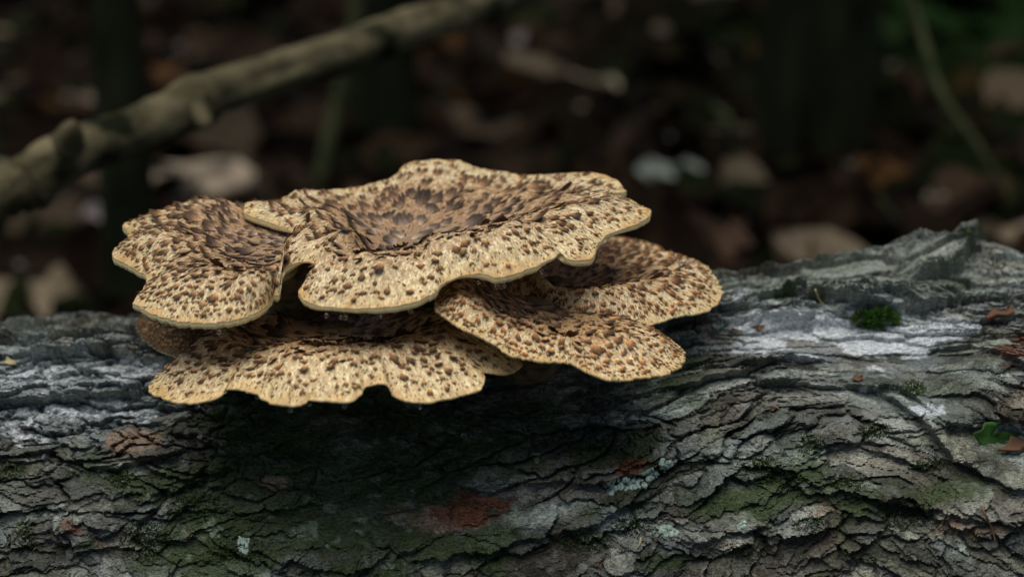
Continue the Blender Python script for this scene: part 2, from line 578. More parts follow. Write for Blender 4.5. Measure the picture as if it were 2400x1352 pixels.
hue = np.array([(1.22, 0.94, 0.78), (0.92, 1.02, 0.78), (0.9, 1.0, 1.06), (1.12, 0.98, 0.88), (1, 1, 1), (1.08, 0.93, 0.93)])
hk = np.clip((h2(c2 // 20011, c2 % 20011, 77) * 6).astype(int), 0, 5)
hb = np.clip((h2(cid // 20011, cid % 20011, 78) * 6).astype(int), 0, 5)
TI *= (0.5 * hue[hk] + 0.5 * hue[hb]) ** 0.55 * np.array([0.88, 0.97, 0.92])
TI *= (0.62 + 0.76 * s2)[..., None] * (0.70 + 0.75 * q2 ** 1.6)[..., None]
pale = sstep(0.5 * fbm(U * 48, VV * 70, 91, 5, 0.65) + 0.55 * (q1 - 0.5) + 0.35 * (s1 - 0.5), 0.16, 0.42) * (0.35 + 0.65 * sstep(0.20 - VV, 0, 0.2))
TI += (np.array([0.36, 0.395, 0.375]) - TI) * (0.6 * pale)[..., None]


def patch(lst):
    w = np.zeros(U.shape)
    for (px, py, rx, ry, s) in lst:
        w = np.maximum(w, s * np.exp(-(((PX - px) / rx) ** 2 + ((PY - py) / ry) ** 2) ** 1.4))
    return w


n1 = fbm(U * 60, VV * 110, 22, 5, 0.62)
n2 = fbm(U * 35, VV * 60, 23, 4)


def lay(col, w):
    TI[:] = TI + (np.array(col) - TI) * np.clip(w, 0, 1)[..., None]


lay((0.33, 0.365, 0.365), 0.6 * sstep(n2 * 0.6 + patch([(170, 920, 330, 150, 1.0), (1950, 760, 380, 110, .8), (2150, 900, 260, 120, .5)]), 0.3, 0.9))  # left patch: bluish sky light on the log's top, painted as paler bark
lay((0.29, 0.31, 0.26), 0.75 * sstep(n2 * 0.5 + patch([(2080, 610, 280, 70, 1.0), (1800, 670, 160, 40, .8)]), 0.3, 0.8))
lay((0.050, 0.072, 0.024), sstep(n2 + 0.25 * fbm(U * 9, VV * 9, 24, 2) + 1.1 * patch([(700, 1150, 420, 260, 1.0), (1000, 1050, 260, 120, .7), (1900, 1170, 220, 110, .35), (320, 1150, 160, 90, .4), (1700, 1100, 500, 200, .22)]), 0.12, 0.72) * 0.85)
lay((0.30, 0.21, 0.14), sstep(n1 + 1.3 * patch([(310, 1035, 75, 35, 1), (620, 1130, 60, 30, .5), (1000, 1200, 160, 45, .6), (2250, 1240, 110, 40, .6), (260, 1260, 140, 60, .4), (1950, 1180, 90, 50, .45)]), 0.55, 1.0) * 0.85)
lay((0.17, 0.060, 0.030), sstep(n1 + 1.4 * patch([(1130, 1190, 110, 45, 1), (170, 1230, 60, 40, .7), (2370, 800, 60, 60, .8), (1470, 1090, 70, 35, .8), (380, 905, 90, 12, .6)]), 0.65, 1.05) * 0.85)
white = patch([(1850, 765, 160, 40, 1.5), (2080, 800, 140, 42, 1.4), (2190, 770, 100, 34, 1.2), (1780, 805, 90, 34, 1.2), (1870, 838, 60, 16, 1), (2050, 850, 60, 30, .7),
               (2180, 960, 50, 30, .9), (2370, 1010, 40, 40, .9), (330, 870, 110, 36, 1.0), (80, 880, 120, 50, .85), (120, 1000, 150, 70, .66), (300, 960, 150, 40, .66), (1730, 690, 50, 25, .8), (2000, 900, 120, 40, .45)])  # left entries: pale lichen, strengthened to carry the sky-lit top
n4 = fbm(U * 210, VV * 300, 28, 4, 0.7)
lay((0.62, 0.645, 0.65), sstep(n1 * 0.9 + 0.55 * n4 + 1.15 * white, 0.62, 0.98) * 0.92)
lay((0.42, 0.45, 0.44), sstep(fbm(U * 130, VV * 170, 25, 4), 0.38, 0.62) * 0.65 * (0.25 + 0.75 * sstep(0.12 - VV, 0, 0.14)))
mint = sstep(fbm(U * 75, VV * 120, 26, 3) + 0.35 * patch([(700, 1250, 420, 120, 1), (1250, 1250, 300, 80, .7)]), 0.62, 0.72)
lay((0.25, 0.31, 0.22), mint * 0.6)
lay((0.030, 0.022, 0.016), sstep(fbm(U * 80 + 9, VV * 150, 29, 4, 0.65), 0.30, 0.6) * 0.7)
TI = np.clip(TI, 0.008, 0.75)

LOGBASE = LC + np.array([0, 0, -LR])
log = empty('fallen_log', LOGBASE)
tag(log, 'fallen log with flaking grey bark that the scaly mushrooms grow from', 'log')
V = (LP - LOGBASE).reshape(-1, 3)
a = np.arange(NU - 1)[:, None] * NP
j = np.arange(NP - 1)[None]
F = np.stack([a + j, a + j + 1, a + NP + j + 1, a + NP + j], -1).reshape(-1, 4)
if sgn < 0:
    F = F[:, ::-1]
# close the tube round its back
a = np.arange(NU - 1) * NP
Fc = np.stack([a + NP - 1, a, a + NP, a + NP + NP - 1], -1)
if sgn < 0:
    Fc = Fc[:, ::-1]
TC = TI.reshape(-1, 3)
fid = cid[:-1, :-1].copy()
inside = (edge1[:-1, :-1] > 0.055) & (PX[:-1, :-1] > -60) & (PX[:-1, :-1] < 2460) & (PY[:-1, :-1] < 1420) & (VV[:-1, :-1] > -0.09) & (np.abs(U[:-1, :-1]) < XE - 0.003)
fid[~inside] = -1
fid = fid.ravel()
ids, cnt = np.unique(fid[fid >= 0], return_counts=True)
keep = ids[np.argsort(-cnt)][:295]
keep = keep[[c > 120 for c in np.sort(cnt)[::-1][:295]]]
base_mask = ~np.isin(fid, keep)


def sub(mask_or_idx, F):
    f = F[mask_or_idx]
    uq, inv = np.unique(f, return_inverse=True)
    return uq, inv.reshape(f.shape)


uq, fb = sub(base_mask, F)
FF = np.vstack([F[base_mask], Fc])
uq, inv = np.unique(FF, return_inverse=True)
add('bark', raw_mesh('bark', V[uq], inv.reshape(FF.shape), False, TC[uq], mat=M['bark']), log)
order = np.argsort(fid, kind='stable')
sf = fid[order]
for k in keep:
    lo, hi = np.searchsorted(sf, k, 'left'), np.searchsorted(sf, k, 'right')
    uq, fb = sub(order[lo:hi], F)
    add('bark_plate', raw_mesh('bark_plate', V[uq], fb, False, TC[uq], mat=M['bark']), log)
for e, x in ((0, us[0]), (NU - 1, us[-1])):
    ring = V.reshape(NU, NP, 3)[e]
    c = ring.mean(0)
    RV = np.vstack([ring, c + (ring - c) * 0.5 + np.array([0.004 * np.sign(x), 0, 0]), [c]])
    i = np.arange(NP)
    k = (i + 1) % NP
    F1 = np.stack([i, k, k + NP, i + NP], -1)
    i2 = np.arange(0, NP - 1, 2)
    F2 = np.stack([np.full(len(i2), 2 * NP), NP + i2, NP + i2 + 1, NP + (i2 + 2) % NP], -1)
    add('cut_end', raw_mesh('cut_end', RV, np.vstack([F1, F2]), mat=M['wood']), log)

# quick look-up: which point of the log shows at a pixel
vis = (PX > -80) & (PX < 2480) & (PY > 400) & (PY < 1450) & (np.abs(U) < XE)
_i, _j = np.nonzero(vis)
_px, _py, _pz = PX[vis], PY[vis], PZ[vis]


def on_log(px, py):
    d = (_px - px) ** 2 + (_py - py) ** 2
    m = d < 36
    if not m.any():
        k = np.argmin(d)
    else:
        w = np.nonzero(m)[0]
        zmin = _pz[w].min()
        w = w[_pz[w] < zmin + 0.006]
        k = w[np.argmin(d[w])]
    return LP[_i[k], _j[k]].copy(), LN[_i[k], _j[k]].copy()


def log_height(x, y):
    """height of the log's bare cylinder above a point"""
    u = x / AX[0]
    c = LC + u * AX
    return c[2] + math.sqrt(max(LR ** 2 - (y - c[1]) ** 2, 1e-4))


# ------------------------------------------------------------------ scaly bracket mushrooms
def scale_mesh(name, seed, curl, ragged):
    """one fibrous flake: rooted at y = 0, free ragged tip at y = 1, with thickness"""
    r = np.random.default_rng(seed)
    nx, ny = 8, 5
    x = np.linspace(-0.5, 0.5, nx)
    y = np.array([0, 0.3, 0.58, 0.8, 1.0])
    X, Y = np.meshgrid(x, y, indexing='ij')
    wid = np.array([0.22, 0.55, 0.9, 1.0, 0.85])
    tipj = (1.05 - 0.9 * np.abs(x) ** 1.6 * r.uniform(0.2, 1.2)) + ragged * (r.random(nx) - 0.6) * np.where(np.arange(nx) % 2, 1.5, 0.4)
    tipj = np.clip(tipj, 0.45, 1.2)
    Yt = Y * (1 + (tipj[:, None] - 1) * Y ** 2)
    Xt = X * wid[None] + 0.07 * (r.random(X.shape) - 0.5)
    Z = curl * Yt ** 2.2 + 0.05 * (X * 2) ** 2 * Y + 0.06 * (r.random(X.shape) - 0.5) * Y + 0.02
    T = np.stack([Xt, Yt, Z], -1).reshape(-1, 3)
    Bt = T - np.array([0, 0, 0.035])
    V = np.vstack([T, Bt])
    n = nx * ny
    a = np.arange(nx - 1)[:, None] * ny
    j = np.arange(ny - 1)[None]
    Ft = np.stack([a + j, a + ny + j, a + ny + j + 1, a + j + 1], -1).reshape(-1, 4)
    Fb = Ft[:, ::-1] + n
    bd = [i * ny for i in range(nx)] + [(nx - 1) * ny + q for q in range(1, ny)] + [i * ny + ny - 1 for i in range(nx - 2, -1, -1)] + [q for q in range(ny - 2, 0, -1)]
    bd = np.array(bd)
    nb = np.roll(bd, -1)
    Fs = np.stack([bd, bd + n, nb + n, nb], -1)
    t = np.clip(V[:, 1], 0, 1)
    c = 0.62 + 4.8 * (1 - t) ** 2.6
    col = np.stack([c, c * (0.98 - 0.04 * t), c * (0.95 - 0.06 * t)], -1)
    return raw_mesh(name, V, np.vstack([Ft, Fb, Fs]), False, col, mat=M['scale'])


FLAT = [scale_mesh('scale', 50 + i, 0.10, 0.30) for i in range(4)]
CURL = [scale_mesh('scale', 70 + i, (0.06, 0.10, 0.13, 0.17, 0.24, 0.36)[i], 0.9) for i in range(6)]


def closed_spline(pts, n):
    p = np.asarray(pts, float)
    m = len(p)
    tt = np.linspace(0, m, m * 24, endpoint=False)
    i = tt.astype(int)
    f = (tt - i)[:, None]
    a, b, c, d = p[(i - 1) % m], p[i % m], p[(i + 1) % m], p[(i + 2) % m]
    C = 0.5 * (2 * b + (c - a) * f + (2 * a - 5 * b + 4 * c - d) * f * f + (3 * b - a - 3 * c + d) * f ** 3)
    L = np.r_[0, np.cumsum(np.linalg.norm(np.diff(np.vstack([C, C[:1]]), axis=0), axis=1))]
    s = np.linspace(0, L[-1], n, endpoint=False)
    CC = np.vstack([C, C[:1]])
    return np.stack([np.interp(s, L, CC[:, k]) for k in range(3)], -1)


CAPS = {}


def make_cap(key, label, centre, rim, stem_at, arch_front, arch_back, band, mat, big=0.0085, mid=0.0062, dens=1.0, nbig=300, cut=0.965, seed=1, nsmall=1100, tone=(1, 1, 1), nmax=430):
    r = np.random.default_rng(seed)
    C = P(*centre)
    R = closed_spline([P(*q) for q in rim], 520)
    NT = len(R)
    f = np.fft.rfft(R, axis=0)
    f[9:] = 0
    Rs = np.fft.irfft(f, NT, axis=0)
    rr = np.r_[np.linspace(0.0, 0.9, 46), np.linspace(0.912, 1.0, 12)]
    NR = len(rr)
    t_ = np.linspace(0, 2 * np.pi, NT, endpoint=False)
    r3 = rr[None, :, None]
    S = C + r3 * (Rs - C)[:, None] + r3 ** 2.6 * (R - Rs)[:, None]
    d = R - C
    d = d / np.linalg.norm(d[:, :2], axis=1)[:, None]
    wfront = np.clip(0.5 - 0.75 * d[:, 1], 0, 1)
    wfront = np.real(np.fft.irfft(np.where(np.arange(NT // 2 + 1) < 12, np.fft.rfft(wfront), 0), NT))
    A = arch_back + (arch_front - arch_back) * wfront
    S[..., 2] += A[:, None] * (np.sin(np.pi * rr ** 2.0) ** 1.15)[None]
    S[..., 2] += (0.0042 * fbm(S[..., 0] * 38 + seed, S[..., 1] * 38, 300 + seed, 2) + 0.0016 * fbm(S[..., 0] * 110, S[..., 1] * 110 + seed, 310 + seed, 3)) * np.minimum(rr * 2, 1)[None] * np.clip((1 - rr) * 6, 0.12, 1)[None]
    fold = fbm(np.cos(t_) * 3.2 + seed, np.sin(t_) * 3.2, 330 + seed, 3)
    S[..., 2] += 0.0065 * fold[:, None] * (rr ** 1.4 * np.clip((1 - rr) * 5, 0, 1))[None]
    jag = fbm(np.cos(t_) * 30 + seed, np.sin(t_) * 22, 340 + seed, 3)
    S += ((R - C) / np.linalg.norm(R - C, axis=1)[:, None] * (0.0020 * jag)[:, None])[:, None] * (r3 ** 14)
    tang = np.roll(R, -1, 0) - np.roll(R, 1, 0)
    tang[:, 2] = 0
    o = np.stack([tang[:, 1], -tang[:, 0], 0 * tang[:, 0]], -1)
    o /= np.linalg.norm(o, axis=1)[:, None] + 1e-9
    area = 0.5 * np.sum(R[:, 0] * np.roll(R[:, 1], -1) - np.roll(R[:, 0], -1) * R[:, 1])
    if area < 0:
        o = -o
    # smooth the outward direction so the lip never folds over itself
    for _ in range(6):
        o = (np.roll(o, 1, 0) + o + np.roll(o, -1, 0)) / 3
    o /= np.linalg.norm(o, axis=1)[:, None] + 1e-9
    th = np.linspace(0, 2 * np.pi, NT, endpoint=False)
    pol = np.zeros((NT, NR, 3))
    pol[..., 0] = np.cos(th)[:, None] * (0.3 + 0.7 * rr)[None]
    pol[..., 1] = np.sin(th)[:, None] * (0.3 + 0.7 * rr)[None]
    pol[..., 2] = rr[None]
    zz = np.array([0, 0, 1.0])
    lip = [(0.0003, -0.0003), (0.0003, -0.0006), (0.0002, -0.0009)]
    top = np.concatenate([S] + [(S[:, -1] + o * a + zz * b)[:, None] for a, b in lip], 1)
    tp = np.concatenate([pol] + [pol[:, -1:]] * len(lip), 1)

    def wrap(n):
        a = np.arange(NT)[:, None] * n
        b = ((np.arange(NT) + 1) % NT)[:, None] * n
        k = np.arange(n - 1)[None]
        F = np.stack([a + k, a + k + 1, b + k + 1, b + k], -1).reshape(-1, 4)
        return F if area > 0 else F[:, ::-1]
    base = np.array([stem_at[0], stem_at[1], 0.0])
    base[2] = log_height(base[0], base[1]) - 0.004
    root = empty('bracket_fungus', base)
    tag(root, label, 'mushroom', 'scaly bracket mushrooms on the log')
    add('cap', raw_mesh('cap', (top - base).reshape(-1, 3), wrap(top.shape[1]), True, polar=tp.reshape(-1, 3), mat=M[mat]), root)
    E = S[:, -1]
    bv = (band * np.clip(1 + (np.linalg.norm(R - C, axis=1) - np.linalg.norm(Rs - C, axis=1)) / 0.007, 0.12, 1))[:, None]
    und = [(E + o * 0.0001 - zz * 0.0007)]
    und.append(E + o * 0.0003 - zz * (0.0009 + bv * 0.5))
    und.append(E - o * 0.0004 - zz * (0.0011 + bv))
    for q in (0.97, 0.92, 0.8, 0.6, 0.4, 0.2, 0.05):
        k = int(np.argmin(abs(rr - q)))
        und.append(S[:, k] - zz * (0.0025 + bv + 0.011 * (1 - q)))
    und = np.stack(und, 1)
    add('pore_layer', raw_mesh('pore_layer', (und - base).reshape(-1, 3), wrap(und.shape[1])[:, ::1], True, mat=M['pores']), root)
    SC = S[:, 6].mean(0) - zz * 0.012
    SB = base.copy()
    V, F = tube_geo([SC - base, (SC * 0.6 + SB * 0.4) - base, np.array([0, 0, -0.012])], [0.017, 0.016, 0.022], 18, 0.12, seed)
    add('stem', raw_mesh('stem', V, F, mat=M['stem']), root)
    # frames for the flakes
    dr = np.gradient(S, axis=1)
    dt = (np.roll(S, -1, 0) - np.roll(S, 1, 0)) / 2
    N = np.cross(dr, dt)
    ar = np.linalg.norm(N, axis=-1)
    N /= ar[..., None] + 1e-15
    if N[..., 2].mean() < 0:
        N = -N
    q = ar * (np.gradient(rr)[None] * 0 + 1)
    q[:, :1] = 0
    pr = (q / q.sum()).ravel()
    cand = r.choice(NT * NR, 7000, p=pr)
    acc = []
    ringn = fbm(np.cos(t_) * 2.5 + seed, np.sin(t_) * 2.5, 350 + seed, 3)
    ap = np.zeros((4000, 3))
    asz = np.zeros(4000)
    for k in cand:
        i, jx = divmod(int(k), NR)
        rv = rr[jx]
        if rv > cut:
            continue
        size = np.interp(rv, [0, 0.3, 0.55, 0.8, 0.95], [big, big, mid, mid * 0.70, mid * 0.36]) * (0.7 + 0.6 * r.random())
        ringy = math.sin(2 * math.pi * (rv * 9.0 + 1.3 * ringn[i]))
        if rv > 0.25 and ringy < -0.1 and r.random() < 0.8:
            continue
        p = S[i, jx]
        n = len(acc)
        if n >= nmax:
            break
        if n:
            dd = np.linalg.norm(ap[:n] - p, axis=1)
            if (dd < (0.47 / dens) * (size + asz[:n])).any():
                continue
        ap[n] = p
        asz[n] = size
        acc.append((i, jx, size))
    # the flakes that show largest become parts, the rest join the small ones
    pxs, pys, pzs = project(ap[:len(acc)])
    view = np.array([max(0.05, float(N[i, jx] @ (CAM - S[i, jx]) / np.linalg.norm(CAM - S[i, jx]))) * s for i, jx, s in acc])
    rank = np.argsort(-view)
    cg, cm, ce = np.array([0.150, 0.116, 0.088]), np.array([0.082, 0.052, 0.034]), np.array([0.165, 0.085, 0.032])
    sv, sfc, scol = [], [], []
    nv = 0

    def frame(i, jx, jit):
        n = N[i, jx]
        y = dr[i, jx] / (np.linalg.norm(dr[i, jx]) + 1e-12)
        x = np.cross(y, n)
        x /= np.linalg.norm(x) + 1e-12
        y = np.cross(n, x)
        c, s_ = math.cos(jit), math.sin(jit)
        return x * c + y * s_, y * c - x * s_, n
    for kk, a in enumerate(rank):
        i, jx, size = acc[a]
        rv = rr[jx]
        x, y, n = frame(i, jx, r.normal(0, 0.16))
        w = size * (0.65 + 0.7 * r.random())
        L = size * (0.85 + 0.6 * r.random())
        col = cg + (cm - cg) * min(rv / 0.4, 1) if rv < 0.4 else cm + (ce - cm) * min(((rv - 0.4) / 0.55) ** 1.3, 1)
        col = col * (0.65 + 0.75 * r.random()) * np.array(tone)
        tilt = r.uniform(0.0, 0.05) if rv < 0.45 else r.uniform(0.0, 0.12)
        c, s_ = math.cos(tilt), math.sin(tilt)
        y2, n2 = y * c + n * s_, n * c - y * s_
        hgt = size * (0.75 if rv > 0.35 else 0.5)
        me = FLAT[int(r.integers(4))] if rv < 0.42 or r.random() < 0.25 else CURL[int(r.integers(6))]
        p = S[i, jx] - y * L * 0.45 + n * 0.00015
        if kk < nbig:
            ob = add('scale', me, root)
            mtx = np.eye(4)
            mtx[:3, 0], mtx[:3, 1], mtx[:3, 2], mtx[:3, 3] = x * w, y2 * L, n2 * hgt, p - base
            ob.matrix_local = Matrix(mtx.tolist())
            ob.color = (*col, 1)
        else:
            co = np.empty(len(me.vertices) * 3)
            me.vertices.foreach_get('co', co)
            co = co.reshape(-1, 3)
            sv.append(co[:, :1] * w * x + co[:, 1:2] * L * y2 + co[:, 2:3] * hgt * n2 + p - base)
            fc = np.empty(len(me.polygons) * 4, np.int32)
            me.polygons.foreach_get('vertices', fc)
            sfc.append(fc.reshape(-1, 4) + nv)
            scol.append(col[None] * (0.62 + 4.8 * (1 - np.clip(co[:, 1:2], 0, 1)) ** 2.6))
            nv += len(co)
    # fine ticks and hairs between the flakes and towards the rim
    pe = (ar * ((rr > 0.86) & (rr < 0.985))[None]).ravel()
    for k in np.r_[r.choice(NT * NR, nsmall, p=pr), r.choice(NT * NR, nsmall // 2, p=pe / pe.sum())]:
        i, jx = divmod(int(k), NR)
        rv = rr[jx]
        if rv > 0.985:
            continue
        x, y, n = frame(i, jx, r.normal(0, 0.25))
        L = r.uniform(0.0012, 0.0036) * (1.25 if rv < 0.8 else 0.75)
        w = L * r.uniform(0.18, 0.5)
        lift = r.uniform(0.0, 0.18) if r.random() < 0.85 else r.uniform(0.3, 0.8)
        p = S[i, jx] + n * 0.0001
        tip = p + y * L + n * L * lift
        q = np.array([p - x * w * 0.5, p + y * L * 0.5 - x * w * 0.45 + n * L * lift * 0.3, tip, p + y * L * 0.5 + x * w * 0.45 + n * L * lift * 0.3])
        q2 = q - n * 0.0002
        sv.append(np.vstack([q, q2]) - base)
        sfc.append(np.array([[0, 1, 2, 3], [7, 6, 5, 4], [0, 4, 5, 1], [1, 5, 6, 2], [2, 6, 7, 3], [3, 7, 4, 0]]) + nv)
        col = cm + (ce - cm) * min(rv, 1) * r.uniform(0.3, 1.2)
        scol.append(np.repeat(col[None] * r.uniform(0.6, 1.5), 8, 0))
        nv += 8
    so = add('small_scales', raw_mesh('small_scales', np.vstack(sv), np.vstack(sfc), False, np.vstack(scol), mat=M['scale_small']), root)
    so['kind'] = 'stuff'
    CAPS[key] = (S, R, N, o, band, rr)
    return root


make_cap('top', 'largest mushroom, broad wavy funnel cap with brown scales topping the cluster', (955, 566, 0.000), [
    (641, 645, -0.062), (664, 632, -0.064), (690, 616, -0.062), (722, 612, -0.062), (744, 622, -0.068), (746, 640, -0.078), (722, 662, -0.092), (700, 680, -0.102), (712, 700, -0.112), (745, 713, -0.122), (800, 721, -0.130), (870, 721, -0.134),
    (930, 714, -0.134), (985, 699, -0.130), (1020, 682, -0.124), (1035, 664, -0.117), (1070, 648, -0.112), (1110, 640, -0.112), (1140, 642, -0.115), (1160, 650, -0.118), (1200, 643, -0.114), (1250, 624, -0.104),
    (1295, 604, -0.093), (1318, 590, -0.085), (1330, 606, -0.090), (1370, 608, -0.089), (1394, 595, -0.080), (1402, 568, -0.064), (1430, 545, -0.050), (1490, 524, -0.034), (1522, 503, -0.016), (1522, 488, -0.004), (1490, 472, 0.008),
    (1455, 460, 0.016), (1438, 452, 0.024), (1464, 449, 0.030), (1462, 438, 0.038), (1430, 414, 0.052), (1390, 405, 0.060), (1310, 406, 0.068), (1240, 411, 0.074), (1180, 405, 0.080), (1120, 392, 0.084), (1060, 374, 0.084), (1000, 377, 0.084),
    (948, 386, 0.082), (922, 413, 0.078), (850, 434, 0.074), (770, 445, 0.066), (700, 447, 0.055), (672, 462, 0.043), (640, 471, 0.034), (595, 470, 0.024), (575, 480, 0.014), (582, 502, 0.004), (640, 523, -0.006), (690, 548, -0.016), (665, 580, -0.034), (642, 612, -0.050)],
    (-0.062, 0.03), 0.016, 0.003, 0.0028, 'cap', seed=3, nsmall=1500, big=0.0105, mid=0.0080, dens=1.05)

make_cap('west', 'fan-shaped scaly cap with a notched rim beside and partly under the big funnel cap', (700, 566, -0.016), [
    (745, 566, -0.02), (735, 552, 0.0), (700, 536, 0.018), (655, 522, 0.032), (600, 508, 0.042), (520, 499, 0.048), (450, 499, 0.046), (380, 509, 0.036), (330, 521, 0.024), (300, 521, 0.014), (289, 531, 0.006), (303, 547, 0.000), (290, 566, -0.008),
    (269, 584, -0.016), (266, 601, -0.026), (283, 613, -0.036), (315, 627, -0.044), (341, 646, -0.052), (345, 662, -0.060), (326, 688, -0.074), (314, 704, -0.084), (332, 722, -0.096), (380, 742, -0.110), (430, 752, -0.118), (500, 755, -0.124), (560, 746, -0.122), (610, 727, -0.112),
    (633, 706, -0.102), (640, 692, -0.094), (655, 688, -0.090), (652, 660, -0.076), (655, 630, -0.060), (690, 605, -0.044), (730, 585, -0.03)],
    (-0.125, 0.035), 0.013, 0.010, 0.0030, 'cap', seed=5, big=0.0072, mid=0.0076, nsmall=1100, dens=0.95)

make_cap('front', 'wide scaly cap with a scalloped cream rim, lowest on the log under the funnel cap', (790, 768, -0.030), [
    (430, 826, -0.046), (396, 852, -0.066), (368, 880, -0.084), (351, 902, -0.098), (362, 922, -0.110), (395, 935, -0.120), (440, 941, -0.128), (492, 936, -0.132), (520, 924, -0.131), (530, 911, -0.127), (562, 911, -0.132), (602, 920, -0.140),
    (614, 932, -0.146), (642, 945, -0.153), (682, 949, -0.158), (714, 944, -0.158), (727, 935, -0.155), (770, 939, -0.160), (820, 939, -0.161), (844, 925, -0.156), (858, 906, -0.148), (898, 897, -0.146), (913, 906, -0.150), (922, 924, -0.157), (950, 937, -0.161),
    (992, 942, -0.161), (1042, 934, -0.156), (1092, 922, -0.150), (1125, 909, -0.144), (1137, 890, -0.136), (1134, 872, -0.127), (1150, 872, -0.125), (1183, 874, -0.122), (1218, 862, -0.114), (1222, 846, -0.106), (1192, 820, -0.092), (1150, 794, -0.070), (1100, 768, -0.045),
    (1010, 742, -0.008), (900, 722, 0.025), (790, 718, 0.032), (680, 724, 0.028), (580, 748, 0.010), (500, 784, -0.016)],
    (-0.10, 0.01), 0.017, 0.002, 0.0003, 'cap_warm', seed=9, big=0.0085, mid=0.0076, nsmall=1300, dens=1.02)

make_cap('east', 'rounded scaly cap overhanging the bark, upper of two beside the funnel cap', (1268, 668, -0.012), [
    (1690, 678, -0.004), (1689, 697, -0.014), (1672, 717, -0.026), (1640, 732, -0.038), (1592, 739, -0.048), (1540, 754, -0.060), (1492, 765, -0.070), (1440, 767, -0.075), (1388, 761, -0.075), (1340, 749, -0.070), (1296, 733, -0.062), (1258, 712, -0.048), (1236, 698, -0.036),
    (1205, 680, -0.024), (1196, 645, 0.000), (1240, 610, 0.034), (1310, 582, 0.062), (1400, 563, 0.082), (1455, 558, 0.086), (1505, 563, 0.084), (1545, 578, 0.074), (1566, 598, 0.060), (1592, 601, 0.054), (1640, 614, 0.040), (1672, 641, 0.020)],
    (0.035, 0.045), 0.014, 0.006, 0.0003, 'cap_warm', seed=12, big=0.0070, mid=0.0068, nsmall=1000, dens=0.85, tone=(1.25, 1.12, 1.0))

make_cap('south', 'folded scaly cap with ochre spots, wedged between the wide cap and the rounded cap', (1235, 712, -0.066), [
    (1019, 700, -0.098), (1023, 726, -0.112), (1052, 750, -0.122), (1090, 771, -0.128), (1120, 784, -0.130), (1152, 801, -0.132), (1190, 827, -0.136), (1222, 837, -0.137), (1270, 844, -0.136), (1310, 846, -0.134), (1337, 849, -0.134), (1370, 866, -0.138), (1402, 881, -0.141),
    (1442, 888, -0.141), (1502, 882, -0.136), (1560, 874, -0.128), (1598, 851, -0.114), (1607, 835, -0.104), (1595, 815, -0.092), (1572, 795, -0.080), (1535, 772, -0.066), (1460, 752, -0.055), (1380, 728, -0.044), (1310, 700, -0.036), (1235, 678, -0.032), (1150, 662, -0.042), (1080, 662, -0.060), (1038, 674, -0.080)],
    (0.012, -0.005), 0.006, 0.005, 0.0003, 'cap_warm', seed=15, big=0.0070, mid=0.0068, nsmall=1000, dens=0.88, tone=(1.35, 1.2, 1.0))

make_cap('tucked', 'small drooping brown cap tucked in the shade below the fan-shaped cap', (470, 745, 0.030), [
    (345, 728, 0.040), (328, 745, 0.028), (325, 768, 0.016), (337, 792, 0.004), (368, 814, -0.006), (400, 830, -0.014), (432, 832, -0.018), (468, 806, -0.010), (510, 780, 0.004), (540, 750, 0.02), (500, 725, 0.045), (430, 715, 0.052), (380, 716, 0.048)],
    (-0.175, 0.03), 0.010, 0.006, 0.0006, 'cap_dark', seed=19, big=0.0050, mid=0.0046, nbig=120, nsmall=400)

# water drops hanging from the rims, and one sitting on a cap
def drop_mesh(rad):
    V, F = [], []
    nl, ns = 10, 14
    for i in range(nl + 1):
        th = math.pi * i / nl
        stretch = 1 + 0.25 * max(0, math.cos(th)) ** 3
        for k in range(ns):
            ph = 2 * math.pi * k / ns
            V.append((rad * max(math.sin(th), 1e-3) * math.cos(ph), rad * max(math.sin(th), 1e-3) * math.sin(ph), rad * math.cos(th) * stretch))
    for i in range(nl):
        for k in range(ns):
            F.append((i * ns + k, (i + 1) * ns + k, (i + 1) * ns + (k + 1) % ns, i * ns + (k + 1) % ns))
    return raw_mesh('water_drop', np.array(V), np.array(F), True, mat=M['water'])


DROPS = [drop_mesh(0.00135), drop_mesh(0.0011)]
for key, lst, lab in (('top', [765, 796, 806, 893, 960, 1121, 1166, 1181, 1272], 'tiny clear water drop hanging under the rim of the big funnel cap'),
                      ('front', [462, 600, 678, 726, 805, 985], 'tiny clear water drop hanging from the scalloped rim of the lowest wide cap'),
                      ('west', [512], 'tiny clear water drop hanging under the rim of the fan-shaped cap')):
    S, R, N, o, band, rr = CAPS[key]
    fx, fy, fz = project(R)
    for n, px in enumerate(lst):
        d = np.where(fz < np.median(fz), abs(fx - px), 1e9)
        i = int(np.argmin(d))
        ob = add('water_drop', DROPS[n % 2], None, R[i] - o[i] * 0.0006 + np.array([0, 0, -0.0029 - band]))
        if key == 'west':
            tag(ob, lab, 'water drop')
        else:
            tag(ob, lab, 'water drop', 'drops under ' + ('funnel cap' if key == 'top' else 'wide cap'))
S, R, N, o, band, rr = CAPS['east']
sx, sy, sz = project(S)
k = np.unravel_index(np.argmin((sx - 1601) ** 2 + (sy - 623) ** 2), sx.shape)
dm = drop_mesh(0.0032)
ob = add('water_drop', dm, None, S[k] + N[k] * 0.0016)
ob.scale = (1.1, 1.0, 0.72)
tag(ob, 'large glassy water drop sitting on top of the rounded upper cap', 'water drop')

# ------------------------------------------------------------------ small things lying on the log
def align(n, spin=0.0):
    z = Vector(n).normalized()
    x = Vector((1, 0, 0))
    x = (x - z * x.dot(z)).normalized()
    y = z.cross(x)
    return Matrix((x, y, z)).transposed() @ Matrix.Rotation(spin, 3, 'Z')


